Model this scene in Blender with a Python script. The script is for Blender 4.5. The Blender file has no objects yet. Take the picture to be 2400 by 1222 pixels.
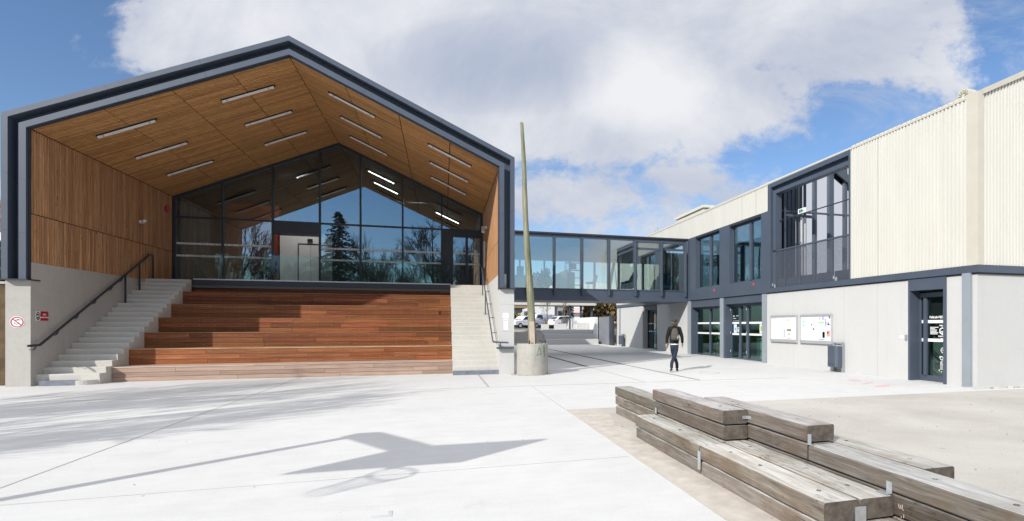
import bpy, bmesh, math, random
from mathutils import Vector, Matrix
R = math.radians
random.seed(7)
scn = bpy.context.scene
COL = scn.collection

# ------------------------------------------------------------------ camera
YAW = 16.2084
cam = bpy.data.cameras.new('camera'); camo = bpy.data.objects.new('camera', cam); COL.objects.link(camo)
camo.location = (0, 0, 1.55); camo.rotation_euler = (R(90), 0, R(-YAW))
cam.sensor_fit = 'HORIZONTAL'; cam.sensor_width = 36.0; cam.lens = 1243.26/2400*36
cam.shift_x = -200/2400; cam.shift_y = 151/2400
cam.clip_start = 0.05; cam.clip_end = 3000
scn.camera = camo

# ------------------------------------------------------------------ light
SUN_AZ, SUN_EL = 38.3, 30.0          # shadows run along +X cos(az), +Y sin(az)
d = Vector((math.cos(R(SUN_AZ))*math.cos(R(SUN_EL)), math.sin(R(SUN_AZ))*math.cos(R(SUN_EL)), -math.sin(R(SUN_EL))))
sl = bpy.data.lights.new('sun', 'SUN'); sl.energy = 4.2; sl.angle = R(0.5); sl.color = (1.0, 0.97, 0.92)
so = bpy.data.objects.new('sun', sl); so.rotation_euler = d.to_track_quat('-Z', 'Y').to_euler(); COL.objects.link(so)
so.location = (-30, -20, 40)

scn.view_settings.view_transform = 'Standard'; scn.view_settings.look = 'None'
scn.view_settings.exposure = 0.15; scn.view_settings.gamma = 1.0; scn.view_settings.use_curve_mapping = False
scn.cycles.max_bounces = 10; scn.cycles.transparent_max_bounces = 16; scn.cycles.glossy_bounces = 5
scn.cycles.diffuse_bounces = 4; scn.cycles.caustics_reflective = False; scn.cycles.caustics_refractive = False

# ------------------------------------------------------------------ node helper
class N:
    def __init__(s, nt): s.nt = nt
    def new(s, t, **k):
        n = s.nt.nodes.new(t)
        for a, b in k.items(): setattr(n, a, b)
        return n
    def set(s, sock, v):
        if isinstance(v, bpy.types.NodeSocket): s.nt.links.new(v, sock)
        elif v is not None: sock.default_value = v
    def m(s, op, a, b=None, c=None, clamp=False):
        n = s.new('ShaderNodeMath', operation=op, use_clamp=clamp)
        s.set(n.inputs[0], a)
        if b is not None: s.set(n.inputs[1], b)
        if c is not None: s.set(n.inputs[2], c)
        return n.outputs[0]
    def noise(s, vec, scale, detail=4, rough=0.55, dist=0.0):
        n = s.new('ShaderNodeTexNoise'); s.set(n.inputs['Vector'], vec)
        n.inputs['Scale'].default_value = scale; n.inputs['Detail'].default_value = detail
        n.inputs['Roughness'].default_value = rough; n.inputs['Distortion'].default_value = dist
        return n.outputs['Fac']
    def ramp(s, fac, stops, interp='LINEAR'):
        n = s.new('ShaderNodeValToRGB'); s.set(n.inputs[0], fac); cr = n.color_ramp; cr.interpolation = interp
        while len(cr.elements) < len(stops): cr.elements.new(0.5)
        for e, (p, c) in zip(cr.elements, stops):
            e.position = p; e.color = (c if len(c) == 4 else (*c, 1)) if not isinstance(c, (int, float)) else (c, c, c, 1)
        return n.outputs['Color']
    def maprange(s, v, a, b, c=0., dd=1., smooth=True):
        n = s.new('ShaderNodeMapRange', interpolation_type='SMOOTHSTEP' if smooth else 'LINEAR')
        s.set(n.inputs[0], v); 
        for i, x in zip((1, 2, 3, 4), (a, b, c, dd)): n.inputs[i].default_value = x
        return n.outputs[0]
    def mix(s, f, a, b, mode='MIX'):
        n = s.new('ShaderNodeMix', data_type='RGBA', blend_type=mode)
        s.set(n.inputs[0], f)
        for i, v in ((6, a), (7, b)):
            if isinstance(v, tuple) and len(v) == 3: v = (*v, 1)
            s.set(n.inputs[i], v)
        return n.outputs[2]
    def xyz(s, v):
        n = s.new('ShaderNodeSeparateXYZ'); s.set(n.inputs[0], v); return n.outputs
    def comb(s, x, y, z):
        n = s.new('ShaderNodeCombineXYZ')
        for i, v in enumerate((x, y, z)): s.set(n.inputs[i], v)
        return n.outputs[0]
    def mapping(s, v, scale=(1, 1, 1), loc=(0, 0, 0), rot=(0, 0, 0)):
        n = s.new('ShaderNodeMapping'); s.set(n.inputs[0], v)
        n.inputs['Scale'].default_value = scale; n.inputs['Location'].default_value = loc; n.inputs['Rotation'].default_value = rot
        return n.outputs[0]

# ------------------------------------------------------------------ world: sky with clouds laid out by direction
wd = bpy.data.worlds.new('World'); scn.world = wd; wd.use_nodes = True
nt = wd.node_tree; nt.nodes.clear(); n = N(nt)
SKY = 0.12
sky = n.new('ShaderNodeTexSky', sky_type='NISHITA'); sky.sun_disc = False
sky.sun_elevation = R(SUN_EL)
sky.sun_rotation = math.atan2(-math.cos(R(SUN_AZ)), -math.sin(R(SUN_AZ)))
sky.altitude = 200; sky.air_density = 1.0; sky.dust_density = 0.6; sky.ozone_density = 1.6
tc = n.new('ShaderNodeTexCoord'); D = tc.outputs['Generated']
dx, dy, dz = n.xyz(D)
fx, fy = math.sin(R(YAW)), math.cos(R(YAW))
fwd = n.m('ADD', n.m('MULTIPLY', dx, fx), n.m('MULTIPLY', dy, fy))
rgt = n.m('SUBTRACT', n.m('MULTIPLY', dx, fy), n.m('MULTIPLY', dy, fx))
fw = n.m('MAXIMUM', fwd, 0.12)
u = n.m('DIVIDE', rgt, fw); v = n.m('DIVIDE', n.m('MAXIMUM', dz, 0.0), fw)
front = n.maprange(fwd, 0.1, 0.35)
P = n.comb(u, n.m('MULTIPLY', v, 1.35), 0.0)
big = n.noise(P, 2.6, 9, 0.56, 0.25)
fine = n.noise(P, 8.5, 12, 0.68, 0.25)
def blob(px, py, rx, ry):
    a = n.m('DIVIDE', n.m('SUBTRACT', u, (px-1400)/1243), rx/1243)
    b = n.m('DIVIDE', n.m('SUBTRACT', v, (762-py)/1243), ry/1243)
    return n.m('SUBTRACT', 1.0, n.m('ADD', n.m('MULTIPLY', a, a), n.m('MULTIPLY', b, b)))
m1 = n.m('MINIMUM', n.m('MULTIPLY', blob(1330, 60, 1010, 370), 1.35), 0.9)
m2 = n.m('MINIMUM', n.m('MULTIPLY', blob(1300, 465, 215, 95), 0.55), 0.45)
m3 = n.m('MINIMUM', n.m('MULTIPLY', blob(1720, 465, 100, 42), 0.3), 0.16)
m4 = n.m('MINIMUM', n.m('MULTIPLY', blob(20, 470, 150, 90), 0.5), 0.3)
m5 = n.m('MINIMUM', n.m('MULTIPLY', blob(1560, 520, 560, 190), 0.42), 0.27)
mm = n.m('MAXIMUM', n.m('MAXIMUM', m1, m2), n.m('MAXIMUM', n.m('MAXIMUM', m3, m5), m4))
mm = n.m('MAXIMUM', mm, n.m('MINIMUM', n.m('MULTIPLY', blob(560, 50, 300, 170), 1.4), 0.8))
mm = n.m('MAXIMUM', mm, -0.75)
hole = n.m('MAXIMUM', n.m('MULTIPLY', blob(1740, 150, 120, 45), 0.3), 0.0)
hole2 = n.m('MAXIMUM', n.m('MULTIPLY', blob(2000, 250, 190, 70), 0.3), 0.0)
dens = n.m('ADD', n.m('SUBTRACT', mm, n.m('ADD', hole, hole2)), n.m('ADD', n.m('MULTIPLY', n.m('SUBTRACT', big, 0.5), 2.1), n.m('MULTIPLY', n.m('SUBTRACT', fine, 0.5), 1.5)))
hz_ = n.maprange(v, 0.0, 0.34, 0.30, 0.0)
wisp = n.m('MULTIPLY', n.maprange(n.noise(n.comb(u, n.m('MULTIPLY', v, 2.2), 7.7), 4.0, 10, 0.66, 0.6), 0.46, 0.74), 0.55)
densF = n.m('MAXIMUM', n.maprange(dens, 0.0, 0.44), n.m('MAXIMUM', hz_, n.m('MULTIPLY', wisp, n.m('MULTIPLY', n.maprange(u, -0.55, -0.2), n.maprange(dens, -0.75, -0.05)))))
# clouds of the rest of the sky: more to the left (-X), few behind the camera
gn = n.noise(n.mapping(D, scale=(1, 1, 2.2), loc=(3.1, 1.7, 0.4)), 2.4, 9, 0.58, 0.2)
se = n.m('MULTIPLY', n.m('MAXIMUM', dx, 0.0), n.m('MAXIMUM', n.m('MULTIPLY', dy, -1.0), 0.0))
gd = n.m('ADD', n.m('ADD', gn, n.m('MULTIPLY', dx, -0.16)), n.m('MULTIPLY', se, 0.9))
densB = n.maprange(gd, 0.52, 0.72)
dens = n.m('ADD', n.m('MULTIPLY', densF, front), n.m('MULTIPLY', densB, n.m('SUBTRACT', 1.0, front)))
shade = n.noise(n.comb(n.m('MULTIPLY', u, 0.8), v, 3.3), 3.0, 10, 0.62, 0.35)
b1 = n.m('MAXIMUM', blob(1180, 150, 330, 130), 0.0)
b2 = n.m('MAXIMUM', blob(1850, 130, 380, 150), 0.0)
shade = n.m('SUBTRACT', shade, n.m('ADD', n.m('MULTIPLY', b1, 0.30), n.m('MULTIPLY', b2, 0.08)))
shade = n.m('ADD', shade, n.m('MULTIPLY', n.m('MAXIMUM', blob(1500, 190, 190, 130), 0.0), 0.22))
shade = n.m('ADD', shade, n.m('MULTIPLY', n.m('MAXIMUM', blob(480, 60, 260, 140), 0.0), 0.15))
cc = n.ramp(n.m('MULTIPLY', shade, front), [(0.24, (0.41, 0.465, 0.585)), (0.44, (0.53, 0.565, 0.655)), (0.56, (0.635, 0.66, 0.72)), (0.74, (0.78, 0.79, 0.82))])
cc = n.mix(front, (0.66, 0.68, 0.74, 1), cc)
sc = n.mix(1.0, cc, (1/SKY, 1/SKY, 1/SKY, 1), 'MULTIPLY')
skc = n.mix(1.0, sky.outputs[0], (0.82, 0.95, 1.11, 1), 'MULTIPLY')
colr = n.mix(dens, skc, sc)
# bright cloud added overhead, out of the camera's view, to lift ambient light
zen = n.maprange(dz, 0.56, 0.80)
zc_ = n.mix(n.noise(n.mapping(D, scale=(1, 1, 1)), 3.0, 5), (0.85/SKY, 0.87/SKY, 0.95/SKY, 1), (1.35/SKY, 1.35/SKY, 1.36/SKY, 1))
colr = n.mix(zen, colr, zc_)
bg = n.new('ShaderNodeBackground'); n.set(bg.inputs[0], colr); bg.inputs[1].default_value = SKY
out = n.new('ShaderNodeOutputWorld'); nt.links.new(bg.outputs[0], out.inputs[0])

# ------------------------------------------------------------------ materials
def newmat(name):
    m = bpy.data.materials.new(name); m.use_nodes = True; m.node_tree.nodes.clear(); return m, N(m.node_tree)
def finish(m, n, base, rough=0.6, metal=0.0, bump=None, bdist=0.01, spec=0.5, bstr=1.0):
    p = n.new('ShaderNodeBsdfPrincipled')
    if isinstance(base, tuple) and len(base) == 3: base = (*base, 1)
    n.set(p.inputs['Base Color'], base); n.set(p.inputs['Roughness'], rough); p.inputs['Metallic'].default_value = metal
    p.inputs['Specular IOR Level'].default_value = spec
    if bump is not None:
        b = n.new('ShaderNodeBump'); b.inputs['Distance'].default_value = bdist; b.inputs['Strength'].default_value = bstr
        n.set(b.inputs['Height'], bump); n.nt.links.new(b.outputs[0], p.inputs['Normal'])
    o = n.new('ShaderNodeOutputMaterial'); n.nt.links.new(p.outputs[0], o.inputs[0]); return m
def pos(n): return n.new('ShaderNodeNewGeometry').outputs['Position']
def objc(n): return n.new('ShaderNodeTexCoord').outputs['Object']
def tint(n):
    a = n.new('ShaderNodeAttribute'); a.attribute_name = 'tint'; return a.outputs['Color']
def mul(c, k): return tuple(min(1, x*k) for x in c)
def simple(name, c, rough=0.6, metal=0.0, var=0.12, scale=3.0, spec=0.5, tinted=False, bump=0.0):
    m, n = newmat(name); P = pos(n)
    f = n.noise(P, scale, 6, 0.6)
    col = n.ramp(f, [(0.3, mul(c, 1-var)), (0.7, mul(c, 1+var))])
    if tinted: col = n.mix(1.0, col, tint(n), 'MULTIPLY')
    return finish(m, n, col, rough, metal, n.noise(P, scale*20, 4) if bump else None, bump or 0.01, spec)
def concrete(name, c, var=0.1, panel=None, rough=0.85, stain=0.12):
    m, n = newmat(name); P = pos(n)
    a = n.noise(P, 0.55, 7, 0.62, 0.4); b = n.noise(P, 9, 6, 0.65); st = n.noise(n.mapping(P, scale=(2.5, 2.5, 0.25)), 1.6, 6, 0.6)
    f = n.m('ADD', n.m('MULTIPLY', a, 0.6), n.m('MULTIPLY', b, 0.4))
    col = n.ramp(f, [(0.32, mul(c, 1-var)), (0.68, mul(c, 1+var))])
    col = n.mix(n.maprange(st, 0.52, 0.75, 0, stain*3), col, mul(c, 0.72))
    pores = n.noise(P, 60, 2, 0.5); 
    col = n.mix(n.maprange(pores, 0.66, 0.74, 0, 0.35), col, mul(c, 0.6))
    return finish(m, n, col, rough, 0, n.m('ADD', b, n.m('MULTIPLY', pores, 0.3)), 0.004, 0.35)

M = {}
# plaza concrete: pale brushed slab, faint patches, tyre and foot marks
m, n = newmat('plaza_concrete'); P = pos(n)
a = n.noise(P, 0.22, 6, 0.6, 0.3); b = n.noise(P, 2.3, 9, 0.68); c = n.noise(n.mapping(P, scale=(0.25, 2.2, 1)), 3.0, 6, 0.6, 0.3)
f = n.m('ADD', n.m('ADD', n.m('MULTIPLY', a, 0.40), n.m('MULTIPLY', b, 0.35)), n.m('MULTIPLY', c, 0.25))
col = n.ramp(f, [(0.36, (0.56, 0.555, 0.54)), (0.50, (0.62, 0.615, 0.60)), (0.64, (0.67, 0.665, 0.65))])
sp = n.noise(P, 14, 3, 0.6)
col = n.mix(n.maprange(sp, 0.68, 0.76, 0, 0.45), col, (0.36, 0.35, 0.33))
w = n.noise(n.mapping(P, scale=(0.6, 3.5, 1), rot=(0, 0, 0.35)), 1.1, 7, 0.7, 0.8)
col = n.mix(n.maprange(w, 0.56, 0.74, 0, 0.35), col, (0.45, 0.44, 0.42))
st = n.noise(P, 0.9, 5, 0.7, 1.2)
col = n.mix(n.maprange(st, 0.62, 0.70, 0, 0.22), col, (0.42, 0.41, 0.40))
fi = n.noise(P, 45, 4, 0.7)
col = n.mix(n.maprange(fi, 0.35, 0.65, 0.10, 0.0), col, (0.30, 0.30, 0.29))
vz = n.new('ShaderNodeTexVoronoi'); n.set(vz.inputs['Vector'], P); vz.inputs['Scale'].default_value = 1.3; vz.inputs['Randomness'].default_value = 1.0
gum = n.maprange(vz.outputs['Distance'], 0.014, 0.024, 1, 0); col = n.mix(n.m('MULTIPLY', gum, n.maprange(n.noise(P, 0.4, 2), 0.45, 0.55)), col, (0.25, 0.24, 0.23))
M['plaza'] = finish(m, n, col, 0.9, 0, n.noise(P, 90, 4, 0.7), 0.0025, 0.3)
m, n = newmat('gravel'); P = pos(n)
a = n.noise(P, 0.5, 6, 0.6, 0.3); g = n.noise(P, 120, 3, 0.7); vo = n.new('ShaderNodeTexVoronoi'); n.set(vo.inputs['Vector'], P); vo.inputs['Scale'].default_value = 95
col = n.ramp(n.m('ADD', n.m('MULTIPLY', a, 0.5), n.m('MULTIPLY', g, 0.5)), [(0.36, (0.38, 0.355, 0.315)), (0.5, (0.48, 0.455, 0.41)), (0.64, (0.57, 0.545, 0.50))])
peb = n.noise(P, 22, 2, 0.5)
col = n.mix(n.maprange(peb, 0.72, 0.76, 0, 0.7), col, (0.19, 0.165, 0.145))
peb2 = n.noise(n.mapping(P, loc=(5, 9, 0)), 26, 2, 0.5)
col = n.mix(n.maprange(peb2, 0.71, 0.76, 0, 0.8), col, (0.74, 0.70, 0.62))
M['gravel'] = finish(m, n, col, 0.95, 0, n.m('ADD', n.m('MULTIPLY', vo.outputs['Distance'], .4), n.m('MULTIPLY', g, .5)), 0.0025, 0.2)
M['sand'] = simple('sand', (0.52, 0.475, 0.42), 0.95, var=0.16, scale=5, spec=0.2, bump=0.003)
M['asphalt'] = simple('asphalt', (0.20, 0.195, 0.19), 0.9, var=0.2, scale=2, spec=0.3, bump=0.004)
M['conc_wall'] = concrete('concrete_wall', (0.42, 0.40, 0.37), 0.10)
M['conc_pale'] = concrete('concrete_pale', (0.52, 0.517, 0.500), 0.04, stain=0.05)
M['conc_step'] = concrete('concrete_step', (0.56, 0.54, 0.495), 0.10, stain=0.06)
M['conc_blue'] = simple('painted_step', (0.16, 0.18, 0.215), 0.7, var=0.25, scale=6)
M['conc_old'] = concrete('concrete_old', (0.37, 0.355, 0.315), 0.22, stain=0.33)
M['steel'] = simple('grey_paint', (0.066, 0.083, 0.113), 0.42, var=0.08, scale=1.2)
M['steel_d'] = simple('dark_grey_paint', (0.028, 0.032, 0.042), 0.45, var=0.1, scale=2)
M['steel_l'] = simple('pale_grey_paint', (0.26, 0.29, 0.32), 0.4, var=0.06, scale=2)
M['steel_m'] = simple('mid_grey_paint', (0.19, 0.20, 0.22), 0.45, var=0.12, scale=1.5)
M['galva'] = simple('galvanised', (0.50, 0.53, 0.55), 0.38, 0.55, var=0.15, scale=14)
M['alu'] = simple('aluminium', (0.56, 0.57, 0.58), 0.35, 0.5, var=0.05)
M['white'] = simple('white_paint', (0.80, 0.80, 0.80), 0.4, var=0.03)
M['offwhite'] = simple('offwhite', (0.62, 0.62, 0.60), 0.6, var=0.05)
m, n = newmat('cream_cladding'); P = pos(n)
a = n.noise(n.mapping(P, scale=(1.2, 1.2, 0.25)), 1.2, 5, 0.6); col = n.ramp(a, [(0.3, (0.575, 0.562, 0.505)), (0.7, (0.625, 0.612, 0.555))])
X_, Y_, Z_ = n.xyz(P)
lap = n.m('FRACT', n.m('MULTIPLY', Y_, 1/1.08)); col = n.mix(n.m('MULTIPLY', n.m('LESS_THAN', lap, 0.012), 0.35), col, (0.3, 0.29, 0.24))
dr = n.noise(n.mapping(P, scale=(14, 14, 0.35)), 1.0, 3, 0.5); col = n.mix(n.m('MULTIPLY', n.maprange(dr, 0.58, 0.70), n.maprange(Z_, 6.3, 7.2, 0, 0.22)), col, (0.34, 0.32, 0.27))
M['clad'] = finish(m, n, col, 0.45, 0)
M['clad_trim'] = simple('cream_trim', (0.52, 0.49, 0.41), 0.45, var=0.04)
M['black'] = simple('black', (0.012, 0.012, 0.014), 0.6)
M['rubber'] = simple('rubber', (0.02, 0.02, 0.02), 0.8)
M['interior'] = simple('interior_wall', (0.17, 0.16, 0.15), 0.8)
M['redwall'] = simple('interior_red', (0.28, 0.045, 0.03), 0.7)
M['dfloor'] = simple('interior_floor', (0.12, 0.115, 0.11), 0.5)
M['groove'] = simple('groove_dark', (0.02, 0.014, 0.011), 0.95)
M['joint'] = simple('joint_line', (0.40, 0.395, 0.385), 0.9)
M['slot'] = simple('drain_slot', (0.055, 0.058, 0.065), 0.7)
M['slot2'] = simple('drain_grate', (0.20, 0.205, 0.215), 0.7)
M['mark_red'] = simple('worn_red_paint', (0.64, 0.45, 0.435), 0.8, var=0.25, scale=14)
M['mark_grey'] = simple('worn_grey_paint', (0.50, 0.50, 0.51), 0.8)
M['red'] = simple('sign_red', (0.38, 0.008, 0.018), 0.4)
M['redspot'] = simple('sticker_red', (0.75, 0.05, 0.03), 0.5)
M['teal'] = simple('teal_fabric', (0.015, 0.085, 0.095), 0.85)
M['mint'] = simple('mint_paint', (0.50, 0.66, 0.55), 0.5)
M['terracotta'] = simple('terracotta', (0.26, 0.12, 0.08), 0.8)
M['plank_pale'] = simple('pole_splice', (0.47, 0.39, 0.32), 0.85, var=0.12, scale=6)
M['leaf'] = simple('leaf', (0.035, 0.075, 0.025), 0.6, var=0.5, scale=4, tinted=True)
M['hedge'] = simple('hedge_leaf', (0.11, 0.115, 0.03), 0.7, var=0.5, scale=3, tinted=True)
M['hedge_dry'] = simple('dry_hedge_leaf', (0.20, 0.15, 0.065), 0.8, var=0.45, scale=3, tinted=True)
M['conifer'] = simple('conifer_needles', (0.012, 0.028, 0.018), 0.8, var=0.5, scale=3, tinted=True)
M['bark'] = simple('bark', (0.045, 0.038, 0.033), 0.9, var=0.35, scale=8)
M['bark_pale'] = simple('pale_bark', (0.21, 0.17, 0.13), 0.9, var=0.3, scale=8)
M['tile'] = simple('roof_tile', (0.20, 0.115, 0.085), 0.85, var=0.35, scale=10, tinted=True)
M['render_w'] = simple('white_render', (0.72, 0.72, 0.71), 0.85, var=0.04)
M['render_g'] = simple('grey_render', (0.34, 0.34, 0.35), 0.85, var=0.05)
M['render_o'] = simple('orange_render', (0.60, 0.36, 0.26), 0.85, var=0.08)
M['render_b'] = simple('brown_render', (0.115, 0.078, 0.042), 0.95, var=0.35, scale=2.5, bump=0.012)
M['beamwood'] = simple('roof_beam', (0.34, 0.22, 0.11), 0.8)
M['grass'] = simple('grass', (0.10, 0.13, 0.03), 0.9, var=0.3, scale=6)
M['skin'] = simple('skin', (0.50, 0.28, 0.19), 0.5, var=0.05)
M['hair'] = simple('hair', (0.06, 0.03, 0.018), 0.6)
M['jacket'] = simple('black_jacket', (0.006, 0.006, 0.006), 0.95, var=0.3, scale=9)
M['jeans'] = simple('blue_jeans', (0.012, 0.022, 0.040), 0.85, var=0.25, scale=12)
M['shirt'] = simple('white_shirt', (0.75, 0.74, 0.72), 0.8)
M['cap'] = simple('grey_cap', (0.04, 0.036, 0.035), 0.85, var=0.2, scale=30)
M['pack'] = simple('backpack_fabric', (0.075, 0.068, 0.055), 0.85, var=0.25, scale=25)
M['shoe'] = simple('shoe', (0.02, 0.018, 0.018), 0.6)
M['sole'] = simple('shoe_sole', (0.62, 0.45, 0.36), 0.7)
M['carwhite'] = simple('car_paint_white', (0.78, 0.78, 0.79), 0.2, var=0.01)
M['cardark'] = simple('car_paint_dark', (0.03, 0.035, 0.045), 0.2, var=0.05)
M['carglass'] = simple('car_glass', (0.03, 0.04, 0.05), 0.08)
M['lampred'] = simple('tail_lamp', (0.45, 0.01, 0.02), 0.2)
M['yellow'] = simple('yellow_paint', (0.72, 0.52, 0.14), 0.5)
M['signgreen'] = simple('sign_green', (0.02, 0.16, 0.08), 0.5)
for k, c in dict(p_blue=(0.50, 0.68, 0.82), p_pink=(0.80, 0.52, 0.55), p_mint=(0.50, 0.70, 0.64), p_lilac=(0.35, 0.30, 0.62), p_green=(0.25, 0.48, 0.12), p_red=(0.62, 0.10, 0.10), p_grey=(0.42, 0.42, 0.44), p_olive=(0.24, 0.24, 0.16), p_navy=(0.07, 0.07, 0.20), p_yellow=(0.42, 0.42, 0.05), p_orange=(0.80, 0.30, 0.22)).items():
    c = tuple(x*.72+.28*.8 for x in c) if k in ('p_pink', 'p_orange', 'p_green', 'p_red', 'p_lilac', 'p_mint', 'p_blue') else c
    M[k] = simple('print_'+k[2:], c, 0.6, var=0.1, scale=30)

# timber: 'axis' = grain direction scale
def wood(name, dark, mid, light, gscale, rough=0.6, knots=0.0, crack=0.0, bd=0.002, weather=None):
    m, n = newmat(name); P = pos(n)
    a = n.new('ShaderNodeAttribute'); a.attribute_name = 'tint'
    off = n.new('ShaderNodeVectorMath', operation='ADD'); n.set(off.inputs[0], P); 
    sh = n.new('ShaderNodeVectorMath', operation='SCALE'); n.set(sh.inputs[0], a.outputs['Color']); sh.inputs['Scale'].default_value = 37.0
    n.set(off.inputs[1], sh.outputs[0]); Q = off.outputs[0]
    g = n.noise(n.mapping(Q, scale=gscale), 1.0, 8, 0.62, 0.6)
    g2 = n.noise(n.mapping(Q, scale=tuple(x*3.3 for x in gscale)), 1.0, 5, 0.6, 0.3)
    f = n.m('ADD', n.m('MULTIPLY', g, 0.65), n.m('MULTIPLY', g2, 0.35))
    col = n.ramp(f, [(0.33, dark), (0.5, mid), (0.68, light)])
    if weather:
        ws = n.noise(Q, 1.3, 6, 0.65, 0.5)
        col = n.mix(n.maprange(ws, 0.45, 0.68, 0, 0.85), col, weather)
    if knots:
        k = n.noise(n.mapping(Q, scale=tuple(max(2.5, x*0.28) for x in gscale)), 1.6, 2, 0.5)
        col = n.mix(n.maprange(k, 0.69, 0.74, 0, knots), col, mul(dark, 0.35))
    h = g2
    if crack:
        cr = n.noise(n.mapping(Q, scale=tuple(x*1.6 for x in gscale)), 1.0, 3, 0.5, 0.9)
        cm = n.m('ABSOLUTE', n.m('SUBTRACT', cr, 0.5)); cmk = n.maprange(cm, 0.0, 0.013, 1, 0)
        gate = n.maprange(n.noise(Q, 1.1, 3), 0.5, 0.6, 0, 1)
        cmk = n.m('MULTIPLY', cmk, gate)
        col = n.mix(n.m('MULTIPLY', cmk, crack), col, mul(dark, 0.25)); h = n.m('SUBTRACT', g2, n.m('MULTIPLY', cmk, 2.0))
    col = n.mix(1.0, col, a.outputs['Color'], 'MULTIPLY')
    return finish(m, n, col, rough, 0, h, bd, 0.3)
M['batten_x'] = wood('larch_ceiling', (0.33, 0.165, 0.062), (0.50, 0.275, 0.110), (0.66, 0.39, 0.170), (0.8, 40, 8), knots=0.75)
M['batten_z'] = wood('larch_wall', (0.30, 0.145, 0.066), (0.48, 0.265, 0.135), (0.64, 0.40, 0.225), (30, 14, 1.0), knots=0.6)
M['deckwood'] = wood('seat_boards', (0.095, 0.029, 0.011), (0.200, 0.066, 0.024), (0.33, 0.125, 0.048), (0.7, 26, 30), 0.60, knots=0.0)
M['deckgrey'] = wood('seat_boards_weathered', (0.24, 0.155, 0.115), (0.36, 0.25, 0.19), (0.47, 0.35, 0.28), (0.7, 26, 30), 0.7)
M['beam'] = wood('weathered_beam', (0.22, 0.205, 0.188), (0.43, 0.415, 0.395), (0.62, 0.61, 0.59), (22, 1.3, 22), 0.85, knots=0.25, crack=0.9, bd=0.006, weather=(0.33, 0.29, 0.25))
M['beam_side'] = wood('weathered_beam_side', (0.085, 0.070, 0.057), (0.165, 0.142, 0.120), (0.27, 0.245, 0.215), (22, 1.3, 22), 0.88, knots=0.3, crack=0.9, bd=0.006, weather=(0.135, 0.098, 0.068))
M['beam_end'] = simple('beam_end_grain', (0.12, 0.10, 0.082), 0.9, var=0.45, scale=16, bump=0.006)
M['pole'] = wood('pole_wood', (0.085, 0.092, 0.052), (0.20, 0.20, 0.13), (0.37, 0.345, 0.24), (14, 14, 0.8), 0.85, bd=0.004)

def glass(name, refl, tintc, trans=(0.8, 0.85, 0.85), rough=0.0, fres=0.9):
    m, n = newmat(name)
    fr = n.new('ShaderNodeLayerWeight'); fr.inputs['Blend'].default_value = 0.25
    fac = n.m('ADD', n.m('MULTIPLY', fr.outputs['Fresnel'], fres), refl, clamp=True)
    t = n.new('ShaderNodeBsdfTransparent'); t.inputs[0].default_value = (*trans, 1)
    g = n.new('ShaderNodeBsdfGlossy'); g.inputs[0].default_value = (*tintc, 1); g.inputs['Roughness'].default_value = rough
    mx = n.new('ShaderNodeMixShader'); n.set(mx.inputs[0], fac); n.nt.links.new(t.outputs[0], mx.inputs[1]); n.nt.links.new(g.outputs[0], mx.inputs[2])
    o = n.new('ShaderNodeOutputMaterial'); n.nt.links.new(mx.outputs[0], o.inputs[0]); return m
M['glass_hall'] = glass('hall_glass', 0.24, (0.72, 0.90, 1.0), (0.66, 0.70, 0.70), fres=0.25)
M['glass_bridge'] = glass('bridge_glass', 0.28, (0.92, 0.98, 1.0), (0.92, 0.97, 0.97), fres=0.35)
M['glass_dark'] = glass('window_glass', 0.22, (0.72, 0.86, 0.95), (0.52, 0.62, 0.62), fres=0.4)
M['glass_door'] = glass('door_glass', 0.05, (0.7, 0.85, 0.85), (0.66, 0.78, 0.74), fres=0.25)
M['glass_balus'] = glass('balustrade_glass', 0.03, (0.8, 0.95, 0.92), (0.86, 0.925, 0.905), fres=0.18)
M['glass_loggia'] = glass('loggia_glass', 0.90, (0.93, 0.95, 0.98), (0.6, 0.66, 0.66), fres=0.2)
m, n = newmat('band_film'); P = pos(n)
st = n.noise(n.mapping(P, scale=(40, 40, 2)), 1.0, 2)
t = n.new('ShaderNodeBsdfTransparent'); dd = n.new('ShaderNodeBsdfDiffuse'); dd.inputs[0].default_value = (0.8, 0.8, 0.8, 1)
mx = n.new('ShaderNodeMixShader'); n.set(mx.inputs[0], n.maprange(st, 0.35, 0.6, 0.45, 0.8)); n.nt.links.new(t.outputs[0], mx.inputs[1]); n.nt.links.new(dd.outputs[0], mx.inputs[2])
o = n.new('ShaderNodeOutputMaterial'); n.nt.links.new(mx.outputs[0], o.inputs[0]); M['film'] = m
# expanded metal mesh of the balcony railing
m, n = newmat('expanded_mesh'); P = pos(n); X, Y, Z = n.xyz(P)
k1 = n.m('FRACT', n.m('MULTIPLY', n.m('ADD', Y, n.m('MULTIPLY', Z, 2.0)), 16.0)); k2 = n.m('FRACT', n.m('MULTIPLY', n.m('SUBTRACT', Y, n.m('MULTIPLY', Z, 2.0)), 16.0))
hole_ = n.m('MULTIPLY', n.m('GREATER_THAN', k1, 0.30), n.m('GREATER_THAN', k2, 0.30))
t = n.new('ShaderNodeBsdfTransparent'); p = n.new('ShaderNodeBsdfPrincipled'); p.inputs['Base Color'].default_value = (0.088, 0.10, 0.127, 1); p.inputs['Roughness'].default_value = 0.5
mx = n.new('ShaderNodeMixShader'); n.set(mx.inputs[0], hole_); n.nt.links.new(p.outputs[0], mx.inputs[1]); n.nt.links.new(t.outputs[0], mx.inputs[2])
o = n.new('ShaderNodeOutputMaterial'); n.nt.links.new(mx.outputs[0], o.inputs[0]); M['mesh'] = m
def emis(name, c, s):
    m, n = newmat(name); e = n.new('ShaderNodeEmission'); e.inputs[0].default_value = (*c, 1); e.inputs[1].default_value = s
    o = n.new('ShaderNodeOutputMaterial'); n.nt.links.new(e.outputs[0], o.inputs[0]); return m
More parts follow.
